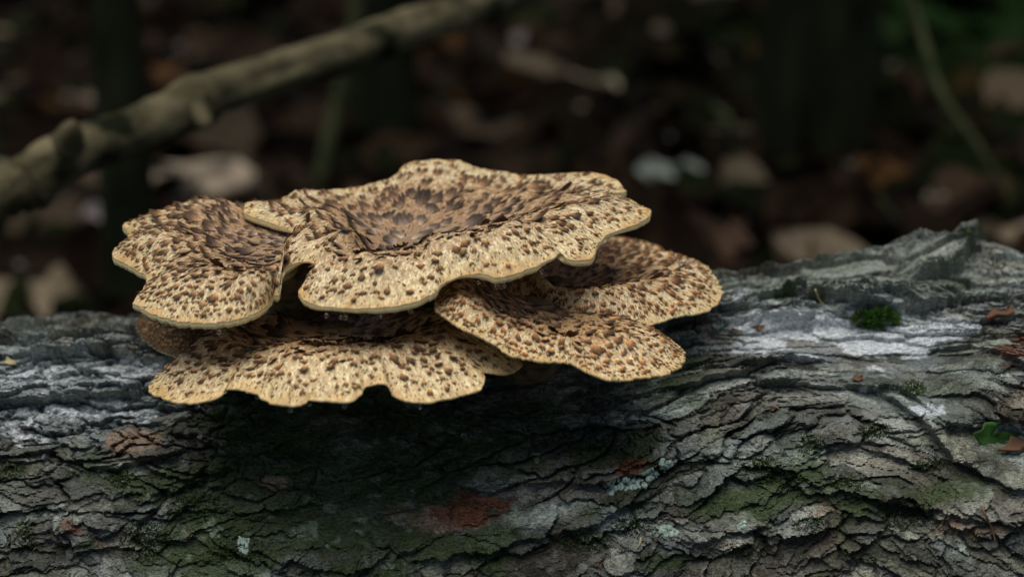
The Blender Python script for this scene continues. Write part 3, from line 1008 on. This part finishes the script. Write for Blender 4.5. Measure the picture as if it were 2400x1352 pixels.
def moss_geo(spots, blade, seed, cols):
    r = np.random.default_rng(seed)
    V, F, C = [], [], []
    for (px, py, rx, ry, n) in spots:
        for _ in range(n):
            a, q = r.uniform(0, 2 * math.pi), math.sqrt(r.random())
            x, y = px + rx * q * math.cos(a), py + ry * q * math.sin(a)
            d = (_px - x) ** 2 + (_py - y) ** 2
            k = int(np.argmin(d))
            if d[k] > 60:
                continue
            p, nn = LP[_i[k], _j[k]], LN[_i[k], _j[k]]
            up = nn * 0.7 + np.array([0, 0, 0.5]) + r.normal(0, 0.6, 3)
            up /= np.linalg.norm(up)
            L = blade * r.uniform(0.5, 1.2) * (1.15 - 0.5 * q)
            s = np.cross(up, r.normal(0, 1, 3))
            s /= np.linalg.norm(s) + 1e-9
            w = L * r.uniform(0.16, 0.34)
            b = len(V) * 4
            V.append(np.array([p - s * w - up * 0.0004, p + s * w - up * 0.0004, p + up * L + s * w * 0.25, p + up * L * 0.9 - s * w * 0.4]))
            F.append((b, b + 1, b + 2, b + 3))
            c = np.array(cols[0]) + (np.array(cols[1]) - np.array(cols[0])) * r.random()
            C.append(np.repeat((c * r.uniform(0.6, 1.3))[None], 4, 0))
    return np.vstack(V), np.array(F), np.vstack(C)


spots = [(340, 1270, 75, 60, 900), (290, 1120, 45, 30, 350), (60, 1260, 35, 55, 350), (460, 1190, 90, 50, 500), (1370, 1270, 85, 35, 600), (1480, 1235, 60, 30, 350), (1780, 1090, 70, 25, 350), (1830, 1120, 80, 22, 350),
         (1900, 1040, 45, 35, 280), (2050, 1010, 55, 25, 320), (2120, 1210, 80, 40, 450), (1990, 1130, 60, 25, 280), (2140, 910, 40, 25, 260), (2260, 590, 35, 55, 420), (2330, 620, 40, 60, 360), (2280, 545, 45, 16, 260), (660, 1060, 80, 18, 200), (1900, 1230, 60, 25, 250),
         (560, 1290, 90, 40, 300), (1130, 1300, 50, 25, 180), (900, 1010, 90, 20, 120), (30, 1100, 50, 30, 250), (2180, 1090, 60, 20, 250), (1740, 1290, 80, 25, 200)]
V, F, C = moss_geo([(a_, b_, c_ * 0.8, d_ * 0.8, int(e_ * 1.8)) for a_, b_, c_, d_, e_ in spots], 0.0019, 5, ((0.018, 0.032, 0.007), (0.055, 0.085, 0.016)))
tag(add('moss', raw_mesh('moss', V, F, False, C, mat=M['moss'])), 'dark green moss growing in the furrows of the bark', None, None, 'stuff')
# the bright tuft: two rounded cushions of moss on the white patch
p, n = on_log(2050, 770)
V, F, C = [], [], []
r = np.random.default_rng(2)
nb = 0
for (ox, oy, rad, cnt) in ((0.0045, 0.003, 0.0095, 2000), (-0.0065, 0.004, 0.0065, 1000), (-0.001, -0.002, 0.007, 500)):
    for _ in range(cnt):
        d = r.normal(0, 1, 3)
        d /= np.linalg.norm(d)
        if d @ n < -0.2:
            d = -d
        c = p + np.array([ox, 0, oy]) + n * 0.001
        q = c + d * rad * np.array([1, 0.8, 0.9]) * r.uniform(0.7, 1.0)
        s = np.cross(d, r.normal(0, 1, 3))
        s /= np.linalg.norm(s) + 1e-9
        up = d + r.normal(0, 0.4, 3)
        L = 0.0019
        V.append(np.array([q - s * 0.0004, q + s * 0.0004, q + up * L + s * 0.0002, q + up * L - s * 0.0002]))
        F.append((nb, nb + 1, nb + 2, nb + 3))
        nb += 4
        C.append(np.repeat((np.array([0.045, 0.105, 0.014]) * r.uniform(0.5, 1.5))[None], 4, 0))
V = np.vstack(V)
tag(add('moss_tuft', raw_mesh('moss_tuft', V - p, np.array(F), False, np.vstack(C), mat=M['moss']), None, p), 'bright green rounded moss tuft on the white bark patch', 'moss')


def flat_leaf(outline, vein, thick, mat, name, cup, seed):
    """leaf blade: triangulated fan with ribs, cupped, with real thickness"""
    o = np.array(outline, float)
    c = np.array(vein, float)
    n = len(o)
    r = np.random.default_rng(seed)
    rings = [0.25, 0.5, 0.75, 1.0]
    V = [np.array([c[0], c[1], 0])]
    for q in rings:
        for k in range(n):
            x, y = c + (o[k] - c) * q
            z = cup * (q ** 2) * (0.5 + 0.5 * math.cos(k * 2.1)) + 0.02 * r.normal() * q
            V.append(np.array([x, y, z]))
    V = np.array(V)
    F = []
    for k in range(n):
        F.append((0, 1 + k, 1 + (k + 1) % n, 1 + (k + 1) % n))
    F = [f[:3] + (f[2],) for f in F]
    quads = []
    for q in range(len(rings) - 1):
        for k in range(n):
            a = 1 + q * n + k
            b = 1 + q * n + (k + 1) % n
            quads.append((a, a + n, b + n, b))
    m = len(V)
    VB = V - np.array([0, 0, thick])
    fan = [(0, 1 + k, 1 + (k + 1) % n, 1 + (k + 2) % n) for k in range(0, n - (n % 2), 2)]
    allq = fan + quads
    back = [tuple(reversed([i + m for i in f])) for f in allq]
    e0 = 1 + (len(rings) - 1) * n
    side = [(e0 + k, e0 + k + m, e0 + (k + 1) % n + m, e0 + (k + 1) % n) for k in range(n)]
    return raw_mesh(name, np.vstack([V, VB]), np.array(allq + back + side), True, np.ones((2 * m, 3)), mat=mat)


p, n = on_log(2315, 1000)
maple = [(x / 110.0, -y / 110.0) for x, y in [(-55, -18), (-44, -2), (-32, 12), (-18, 26), (-6, 27), (8, 33), (24, 34), (40, 44), (36, 30), (34, 20), (46, 12), (50, 2), (60, -8), (36, -15), (18, -14), (5, -14), (4, -26), (14, -43), (0, -37), (-12, -39), (-26, -37), (-34, -26)]]
lf = flat_leaf(maple, (-0.10, 0.02), 0.012, M['green_leaf'], 'green_leaf', 0.10, 4)
ob = add('green_leaf', lf)
mt = align(n * 0.6 + np.array([0, -0.6, 0.5])).to_4x4() @ Matrix.Scale(0.029, 4)
mt.translation = Vector(p + n * 0.0075)
ob.matrix_world = mt
tag(ob, 'small fresh green lobed leaf lying in a bark furrow', 'leaf')


def stick(name, pts, rad, mat, label, cat, group=None, lift=0.0015):
    q = np.array([on_log(*a)[0] + on_log(*a)[1] * lift for a in pts])
    c = q[0].copy()
    V, F = tube_geo(q - c, [rad] * (len(q) - 1) + [rad * 0.5], 8, 0.1)
    return tag(add(name, raw_mesh(name, V, F, mat=M[mat]), None, c), label, cat, group)


stick('straw', [(1908, 674), (1930, 704), (1948, 728)], 0.0007, 'straw', 'thin pale straw lying across the bark above the white patch', 'straw', lift=0.002)
stick('straw', [(1505, 1262), (1500, 1274), (1496, 1286)], 0.0007, 'straw', 'short pale straw stub near the mossy furrow below the caps', 'straw')
stick('wood_splinter', [(2205, 1238), (2212, 1222), (2222, 1216)], 0.0007, 'straw', 'pale wood splinter on the tan bark low on the log', 'splinter')
stick('dry_tendril', [(2298, 1192), (2310, 1215), (2322, 1240), (2338, 1262)], 0.0007, 'chip', 'curly reddish dry tendril low on the log', 'tendril', lift=0.003)
stick('dry_tendril', [(2380, 905), (2392, 925), (2385, 945)], 0.0005, 'chip', 'thin red tendril above the green leaf', 'tendril', lift=0.002)
stick('twig', [(1290, 1258), (1305, 1245), (1318, 1236)], 0.0008, 'chip', 'short red-brown twig by the dark fissure under the caps', 'twig')
stick('twig', [(1795, 960), (1812, 957), (1830, 962)], 0.0007, 'chip', 'red-brown twig on a bark lip below the folded cap', 'twig')
stick('twig', [(1420, 1300), (1410, 1315), (1404, 1330)], 0.0007, 'chip', 'dull red twig at the lower edge of the log', 'twig')
rr_ = np.random.default_rng(8)
for (px, py, s, mat, lab) in [(2350, 737, 0.011, 'chip', 'rusty orange bark flake on the grey bark beside the knot'), (1778, 770, 0.005, 'chip', 'crumbly brown scrap on the white bark patch'), (2010, 890, 0.005, 'chip', 'orange brown scrap on the plate below the moss tuft'),
                              (2390, 1050, 0.012, 'chip', 'dead brown leaf scrap just below the green leaf'), (1720, 775, 0.004, 'chip', 'small brown crumb where the white patch begins'), (22, 852, 0.006, 'straw', 'tan curled leaf scrap on the ledge at the low end of the log')]:
    p, n = on_log(px, py)
    k = 9
    ol = [((0.5 + 0.16 * rr_.normal()) * math.cos(2 * math.pi * i / k) * 1.5, (0.5 + 0.16 * rr_.normal()) * math.sin(2 * math.pi * i / k) * 0.7) for i in range(k + 1)]
    me = flat_leaf(ol, (0, 0), 0.12, M[mat], 'bark_scrap', 0.3, px)
    ob = add('bark_scrap', me)
    mt = align(n + np.array([0, -0.3, 0.3]), rr_.uniform(-0.3, 0.3)).to_4x4() @ Matrix.Scale(s, 4)
    mt.translation = Vector(p + n * 0.0015)
    ob.matrix_world = mt
    tag(ob, lab, 'scrap')


def lichen(spots, label, seed):
    r = np.random.default_rng(seed)
    c0 = on_log(*spots[0][:2])[0]
    V, F, nb = [], [], 0
    for (px, py, rx, ry, cnt) in spots:
        for _ in range(cnt):
            a, q = r.uniform(0, 6.28), math.sqrt(r.random())
            p, n = on_log(px + rx * q * math.cos(a), py + ry * q * math.sin(a))
            x = np.cross(n, r.normal(0, 1, 3))
            x /= np.linalg.norm(x)
            y = np.cross(n, x)
            s = r.uniform(0.0008, 0.0021)
            ring = np.array([p + (x * math.cos(t) + y * math.sin(t)) * s * r.uniform(0.7, 1.2) + n * 0.0001 for t in np.linspace(0, 2 * math.pi, 8, endpoint=False)])
            top = np.array([p + n * 0.0009 + (v - p) * 0.6 for v in ring])
            V.append(np.vstack([ring - n * 0.001, top]))
            F += [(nb + k, nb + (k + 1) % 8, nb + 8 + (k + 1) % 8, nb + 8 + k) for k in range(8)]
            F += [(nb + 8, nb + 9, nb + 10, nb + 11), (nb + 8, nb + 11, nb + 12, nb + 15), (nb + 12, nb + 13, nb + 14, nb + 15)]
            nb += 16
    ob = add('lichen_crust', raw_mesh('lichen_crust', np.vstack(V) - c0, np.array(F), True, mat=M['lichen']), None, c0)
    ob['kind'] = 'stuff'
    return tag(ob, label, 'lichen')


lichen([(1470, 1135, 45, 14, 70), (1525, 1112, 18, 10, 26), (1560, 1090, 16, 12, 24), (1430, 1150, 12, 8, 10)], 'frilly mint green lichen crust strung along a dark fissure', 3)
lichen([(1562, 1243, 18, 10, 34), (1585, 1250, 8, 5, 8)], 'round mint lichen spot on pinkish bark', 4)
lichen([(1740, 1230, 8, 9, 12)], 'tiny pale lichen dot under a bark ledge', 5)
lichen([(570, 1275, 16, 20, 26)], 'pale green lichen fleck on the algae-dark bark below the wide cap', 6)

# ------------------------------------------------------------------ wood behind: branch, trunks, stems
def px_tube(name, pts, mat, label, cat, rough=0.15, seed=1, nseg=16, extra=None):
    """pts: (px, py, depth Y, half-width in pixels)"""
    C = [P(a, b, Y) for a, b, Y, w in pts]
    rad = [w * K * (p - CAM) @ FWD for (a, b, Y, w), p in zip(pts, C)]
    if extra:
        for q, rr2, at in extra:
            (C.insert(0, q), rad.insert(0, rr2)) if at == 0 else (C.append(q), rad.append(rr2))
    c0 = np.array(C[0])
    V, F = tube_geo(np.array(C) - c0, rad, nseg, rough, seed)
    return add(name, raw_mesh(name, V, F, mat=M[mat]), None, c0), C, rad


tr = on_ground(1915, 372)
TRUNK_Y = tr[1]
root = empty('fallen_branch', P(-80, 560, 0.33))
tag(root, 'long crooked fallen branch slanting up behind the mushrooms', 'branch')
bp = [(-330, 800, 0.27, 70), (-80, 565, 0.33, 70), (60, 435, 0.36, 66), (170, 358, 0.39, 56), (300, 308, 0.42, 58), (400, 262, 0.45, 58), (455, 238, 0.47, 66), (500, 212, 0.48, 54), (640, 172, 0.52, 50), (800, 122, 0.58, 48), (950, 70, 0.65, 46), (1100, 20, 0.74, 42), (1260, -50, 0.9, 40), (1500, -150, 1.2, 36), (1880, -260, TRUNK_Y - 0.05, 30)]
C = np.array([P(a, b, Y) for a, b, Y, w in bp])
rad = [w * K * ((p - CAM) @ FWD) for (a, b, Y, w), p in zip(bp, C)]
C[0][2] = min(C[0][2], float(zg(C[0][0], C[0][1])) + 0.02)
b0 = np.array(root.location)
V, F = tube_geo(C - b0, rad, 26, 0.34, 9)
add('limb', raw_mesh('limb', V, F, mat=M['branch']), root)
for pts in ([(455, 245, 0.455, 30), (478, 285, 0.435, 22), (490, 296, 0.43, 8)], [(160, 340, 0.36, 40), (172, 300, 0.35, 22), (182, 288, 0.35, 8)]):
    q = np.array([P(a, b, Y) for a, b, Y, w in pts])
    V, F = tube_geo(q - b0, [w * K * 1.9 for a, b, Y, w in pts], 12, 0.2, 4)
    add('stub', raw_mesh('stub', V, F, mat=M['branch']), root)


def leaf_cloud(n, centre, radius, size, col, seed):
    r = np.random.default_rng(seed)
    d = r.normal(0, 1, (n, 3))
    d /= np.linalg.norm(d, axis=1)[:, None]
    lump = 0.7 + 0.5 * (fbm(d[:, 0] * 2 + 4, d[:, 1] * 2 + d[:, 2], seed, 2))
    p = centre + d * (r.random((n, 1)) ** 0.45) * radius * lump[:, None]
    x = r.normal(0, 1, (n, 3))
    x /= np.linalg.norm(x, axis=1)[:, None]
    y = np.cross(x, r.normal(0, 1, (n, 3)))
    y /= np.linalg.norm(y, axis=1)[:, None]
    s = size * r.uniform(0.6, 1.3, (n, 1))
    V = np.stack([p - x * s, p - y * s * 0.5, p + x * s, p + y * s * 0.5], 1).reshape(-1, 3)
    F = np.arange(n * 4).reshape(-1, 4)
    return V, F, np.repeat(np.array(col)[None] * r.uniform(0.6, 1.4, (n, 1)), 4, 0)


def tree(base, r0, height, lean, label, crown, seed, cat='tree'):
    root = empty('tree', base)
    tag(root, label, cat)
    pts = [np.array([0, 0, -0.06]), np.array([0, 0, 0.0])] + [np.array([lean[0] * t * height, lean[1] * t * height, t * height]) for t in (0.15, 0.35, 0.6, 0.8, 1.0)]
    V, F = tube_geo(pts, [r0 * 1.5, r0 * 1.25, r0, r0 * 0.92, r0 * 0.75, r0 * 0.5, r0 * 0.2], 20, 0.30, seed)
    add('trunk', raw_mesh('trunk', V, F, mat=M['trunk']), root)
    r = np.random.default_rng(seed)
    for k in range(6):
        t = 0.62 + 0.06 * k
        q = np.array([lean[0] * t * height, lean[1] * t * height, t * height])
        a = k * 2.4
        e = q + np.array([math.cos(a), math.sin(a), 0.6]) * crown * 0.7
        V, F = tube_geo([q, (q + e) / 2 + np.array([0, 0, 0.05]), e], [r0 * 0.32, r0 * 0.2, r0 * 0.06], 8, 0.1, k)
        add('limb', raw_mesh('limb', V, F, mat=M['trunk']), root)
    V, F, Cc = leaf_cloud(5000, np.array([lean[0] * height, lean[1] * height, height * 0.93]), crown, 0.085, (0.05, 0.085, 0.025), seed)  # crown out of view, spread wide and dense to shade the floor
    add('crown', raw_mesh('crown', V, F, False, Cc, mat=M['moss']), root)
    return root


kd = (tr - CAM) @ FWD
tree(tr, 112 * K * kd, 4.2, (0.005, 0.02), 'thick dark mossy tree trunk the fallen branch leans towards', 1.7, 31)
tl = on_ground(312, 770)
kd = (tl - CAM) @ FWD
tree(tl, 52 * K * kd, 3.6, (-0.015, 0.05), 'slim dark mossy sapling trunk standing behind the fallen branch', 1.3, 32, 'sapling')
ta = on_ground(745, 440)
kd = (ta - CAM) @ FWD


def stem_thing(name, pts, label, cat, mat='stalk'):
    ob, C, rad = px_tube(name, pts, mat, label, cat, 0.1, 3, 10)
    tag(ob, label, cat)


gy0 = on_ground(2385, 500)[1]
stem_thing('vine_stem', [(2385, 505, gy0, 8), (2345, 440, gy0 - 0.02, 8), (2290, 340, gy0 - 0.03, 9), (2225, 255, gy0 - 0.03, 12), (2190, 180, gy0 - 0.02, 11), (2160, 80, gy0, 11), (2125, -30, gy0, 10), (2080, -160, gy0, 12)], 'thin bent greenish vine stem rising from the litter past the thick trunk', 'stem')
gy1 = on_ground(1755, 445)[1]
stem_thing('dead_twig', [(1757, 447, gy1, 7), (1742, 400, gy1 - 0.01, 7), (1722, 335, gy1 - 0.02, 8), (1706, 285, gy1 - 0.03, 14), (1690, 262, gy1 - 0.03, 9), (1670, 245, gy1 - 0.03, 3)], 'short grey twig standing upright in the litter above the rounded cap', 'twig')
gy2 = on_ground(2130, 565)[1]
stem_thing('dead_twig', [(2132, 568, gy2, 6), (2105, 525, gy2 - 0.02, 6), (2062, 465, gy2 - 0.03, 5)], 'short leaning dry twig behind the bark knot', 'twig')
gy3 = on_ground(748, 450)[1]
stem_thing('green_stalk', [(748, 452, gy3, 18), (760, 380, gy3, 17), (785, 270, gy3, 17), (810, 150, gy3, 16), (830, 60, gy3 + 0.02, 14), (840, -60, gy3 + 0.02, 12)], 'mossy yellow-green stalk rising behind the branch and funnel cap', 'stem')
gy4 = on_ground(910, 330)[1]
tm = on_ground(900, 350)
kd = (tm - CAM) @ FWD
tree(tm, 62 * K * kd, 4.0, (0.03, 0.03), 'dark green mossy sapling beside the yellow-green stalk', 1.4, 33, 'sapling')

# ------------------------------------------------------------------ leaf litter
def litter(n, seed):
    r = np.random.default_rng(seed)
    x = r.uniform(-2.1, 2.1, n)
    y = r.uniform(0.35, 4.2, n)
    z = zg(x, y) + r.uniform(0.0, 0.035, n)
    L = r.uniform(0.04, 0.13, n)
    W = L * r.uniform(0.45, 0.8, n)
    nrm = np.stack([r.normal(0, 0.6, n), r.normal(-0.35, 0.6, n), np.ones(n)], 1)
    nrm /= np.linalg.norm(nrm, axis=1)[:, None]
    a = r.uniform(0, 6.28, n)
    x0 = np.stack([np.cos(a), np.sin(a), 0 * a], 1)
    x0 -= nrm * (x0 * nrm).sum(1)[:, None]
    x0 /= np.linalg.norm(x0, axis=1)[:, None]
    y0 = np.cross(nrm, x0)
    curl = r.uniform(-0.35, 0.5, n)
    wid = [0.08, 0.75, 1.0, 0.7, 0.05]
    rows = []
    for k in range(5):
        t = k / 4 - 0.5
        for s in (-1, 0, 1):
            jag = r.uniform(0.7, 1.2, n)
            h = curl * L * (t * t * 1.3) + abs(s) * W * 0.2 * curl
            rows.append(np.stack([x, y, z], 1) + x0 * (t * L)[:, None] + y0 * (s * W * 0.5 * wid[k] * jag)[:, None] + nrm * h[:, None])
    V = np.stack(rows, 1)
    f = []
    for k in range(4):
        for s in range(2):
            b = k * 3 + s
            f.append((b, b + 1, b + 4, b + 3))
    F = (np.arange(n)[:, None, None] * 15 + np.array(f)[None]).reshape(-1, 4)
    pal = np.array([(0.011, 0.006, 0.004), (0.020, 0.011, 0.007), (0.038, 0.021, 0.013), (0.065, 0.038, 0.026), (0.11, 0.050, 0.020), (0.12, 0.082, 0.060), (0.013, 0.018, 0.006), (0.24, 0.175, 0.13)])
    ci = r.choice(len(pal), n, p=[0.31, 0.24, 0.14, 0.08, 0.02, 0.04, 0.15, 0.02])
    C0 = pal[ci] * r.uniform(0.4, 1.0, (n, 1)) * np.array([0.95, 1.0, 0.85])
    mossy = np.exp(-((x - 0.75) / 0.35) ** 2 - ((y - 1.95) / 0.35) ** 2) * (r.random(n) < 0.75)
    C0 = C0 + (np.array([0.012, 0.030, 0.006]) - C0) * np.clip(mossy * 1.3, 0, 1)[:, None]
    C = np.repeat(C0, 15, 0)
    return V.reshape(-1, 3), F, C


V, F, C = litter(11000, 41)
tag(add('leaf_litter', raw_mesh('leaf_litter', V, F, False, C, mat=M['litter'])), 'dark brown leaf litter covering the forest floor', None, None, 'stuff')


def big_leaf(px, py, wpx, hpx, tint, label, group=None, spin=0.0, seed=0, face=0.7, Yoff=0.0):
    """single pale fallen leaf lying tilted on the litter"""
    p = on_ground(px, py + hpx * 0.45)
    d = (p - CAM) @ FWD
    c = P(px, py, p[1] + Yoff)
    r = np.random.default_rng(seed + 77)
    k = 16
    ol = []
    for i in range(k):
        t = 2 * math.pi * i / k
        q = (abs(math.cos(t)) ** 1.2 * 0.5 + 0.5) * (1 + 0.16 * r.normal())
        ol.append((0.5 * math.cos(t) * (1 + 0.05 * r.normal()), 0.5 * math.sin(t) * q))
    me = flat_leaf(ol, (0, 0), 0.006, M['leaf'], 'fallen_leaf', 0.16, seed)
    ob = add('fallen_leaf', me)
    nrm = np.array([0.1 * r.normal(), -face, 1 - face * 0.5])
    mt = align(nrm, spin).to_4x4() @ Matrix.Diagonal((wpx * K * d, hpx * K * d * 1.15, wpx * K * d, 1))
    mt.translation = Vector(c)
    ob.matrix_world = mt
    ob.color = (*tint, 1)
    return tag(ob, label, 'leaf', group)


T1, T2, T3, T4 = (0.50, 0.39, 0.27), (0.26, 0.205, 0.15), (0.36, 0.38, 0.31), (0.26, 0.22, 0.21)
big_leaf(480, 425, 235, 120, T1, 'large pale tan dead leaf on the floor between sapling and funnel cap', spin=0.12, seed=1, face=0.9)
big_leaf(1385, 205, 140, 75, (0.42, 0.34, 0.23), 'pale ochre leaf, upper of two close together above the funnel cap', seed=2)
big_leaf(1350, 268, 190, 56, (0.42, 0.34, 0.22), 'long ochre leaf, lower of two close together above the funnel cap', seed=3, spin=-0.05)
big_leaf(1575, 408, 165, 72, T3, 'pale grey green leaf lying just above the funnel cap tip', seed=4, spin=-0.1)
big_leaf(1588, 345, 56, 60, (0.38, 0.40, 0.36), 'small whitish leaf standing over the grey green leaf', seed=5, face=0.9)
big_leaf(2195, 480, 62, 82, (0.36, 0.29, 0.22), 'upright pale pinkish leaf behind the bark knot', seed=6, face=1.0)
big_leaf(540, 65, 140, 62, (0.26, 0.22, 0.17), 'pale leaf on the floor above the fallen branch', seed=7, spin=-0.3)
big_leaf(1720, 570, 80, 130, (0.12, 0.072, 0.045), 'rusty brown leaf edge standing behind the rounded cap', seed=8, face=1.0, spin=0.5)
big_leaf(1945, 585, 100, 70, (0.15, 0.085, 0.03), 'orange brown leaf behind the bark ledge', seed=9, face=0.8, spin=0.5)
LEAF_LABELS = [
    'pale grey leaf between the yellow-green stalk and the large tan leaf', 'dark grey leaf at the foot of the mossy sapling behind the funnel cap', 'narrow tan leaf between the sapling and the two ochre leaves',
    'reddish brown leaf just under the fallen branch beside the stalk', 'grey leaf under the low end of the fallen branch, outside the sapling', 'brown leaf above the branch knot and outside the slim sapling',
    'grey leaf low on the floor behind the low end of the log', 'grey leaf at the foot of the slim sapling trunk', 'brown leaf in the gap between funnel cap tip and rounded cap',
    'long rusty leaf on the floor high above the ochre pair', 'grey leaf beside the raised end of the fallen branch', 'small tan leaf between thick trunk and vine stem',
    'tan leaf beyond the bend of the vine stem', 'olive leaf lying at the foot of the thick trunk', 'olive grey leaf on the mossy floor beside the vine stem foot',
    'grey brown leaf on the floor beyond the upright grey twig', 'pale green-grey leaf directly behind the funnel cap back rim', 'tan leaf lying over the grey one by the raised branch end',
    'grey leaf above the branch, beside the slim sapling', 'grey leaf far back on the floor outside the slim sapling', 'tan leaf far back on the floor beyond the vine stem top',
    'brown leaf on the floor above the low end of the branch', 'tan leaf on the floor just before the thick trunk']
for n, (px, py, w, h, t) in enumerate([(715, 335, 70, 60, T4), (900, 350, 110, 70, (0.14, 0.12, 0.12)), (1165, 270, 130, 40, T2), (620, 245, 140, 70, (0.16, 0.11, 0.095)), (60, 290, 110, 55, T4), (190, 235, 90, 45, T2), (80, 650, 120, 60, T4),
                                       (240, 505, 90, 60, T4), (1560, 530, 110, 70, (0.15, 0.115, 0.095)), (1400, 75, 150, 45, (0.16, 0.09, 0.06)), (1250, 110, 120, 50, T4), (2070, 150, 70, 50, T2), (2290, 210, 120, 50, T2), (1890, 365, 90, 40, (0.14, 0.15, 0.09)),
                                       (2050, 420, 150, 60, (0.13, 0.12, 0.09)), (1880, 470, 120, 70, T4), (1420, 395, 70, 55, (0.19, 0.21, 0.18)), (1240, 95, 90, 60, T2), (450, 130, 110, 60, T4), (30, 80, 120, 60, T4), (2330, 40, 120, 50, T2), (110, 130, 90, 60, T2), (1700, 150, 120, 50, T2)]):
    big_leaf(px, py, w, h, t, LEAF_LABELS[n], 'dull dead leaves on the litter', spin=0.5 * math.sin(n * 1.7), seed=20 + n, face=0.55 + 0.3 * math.sin(n))
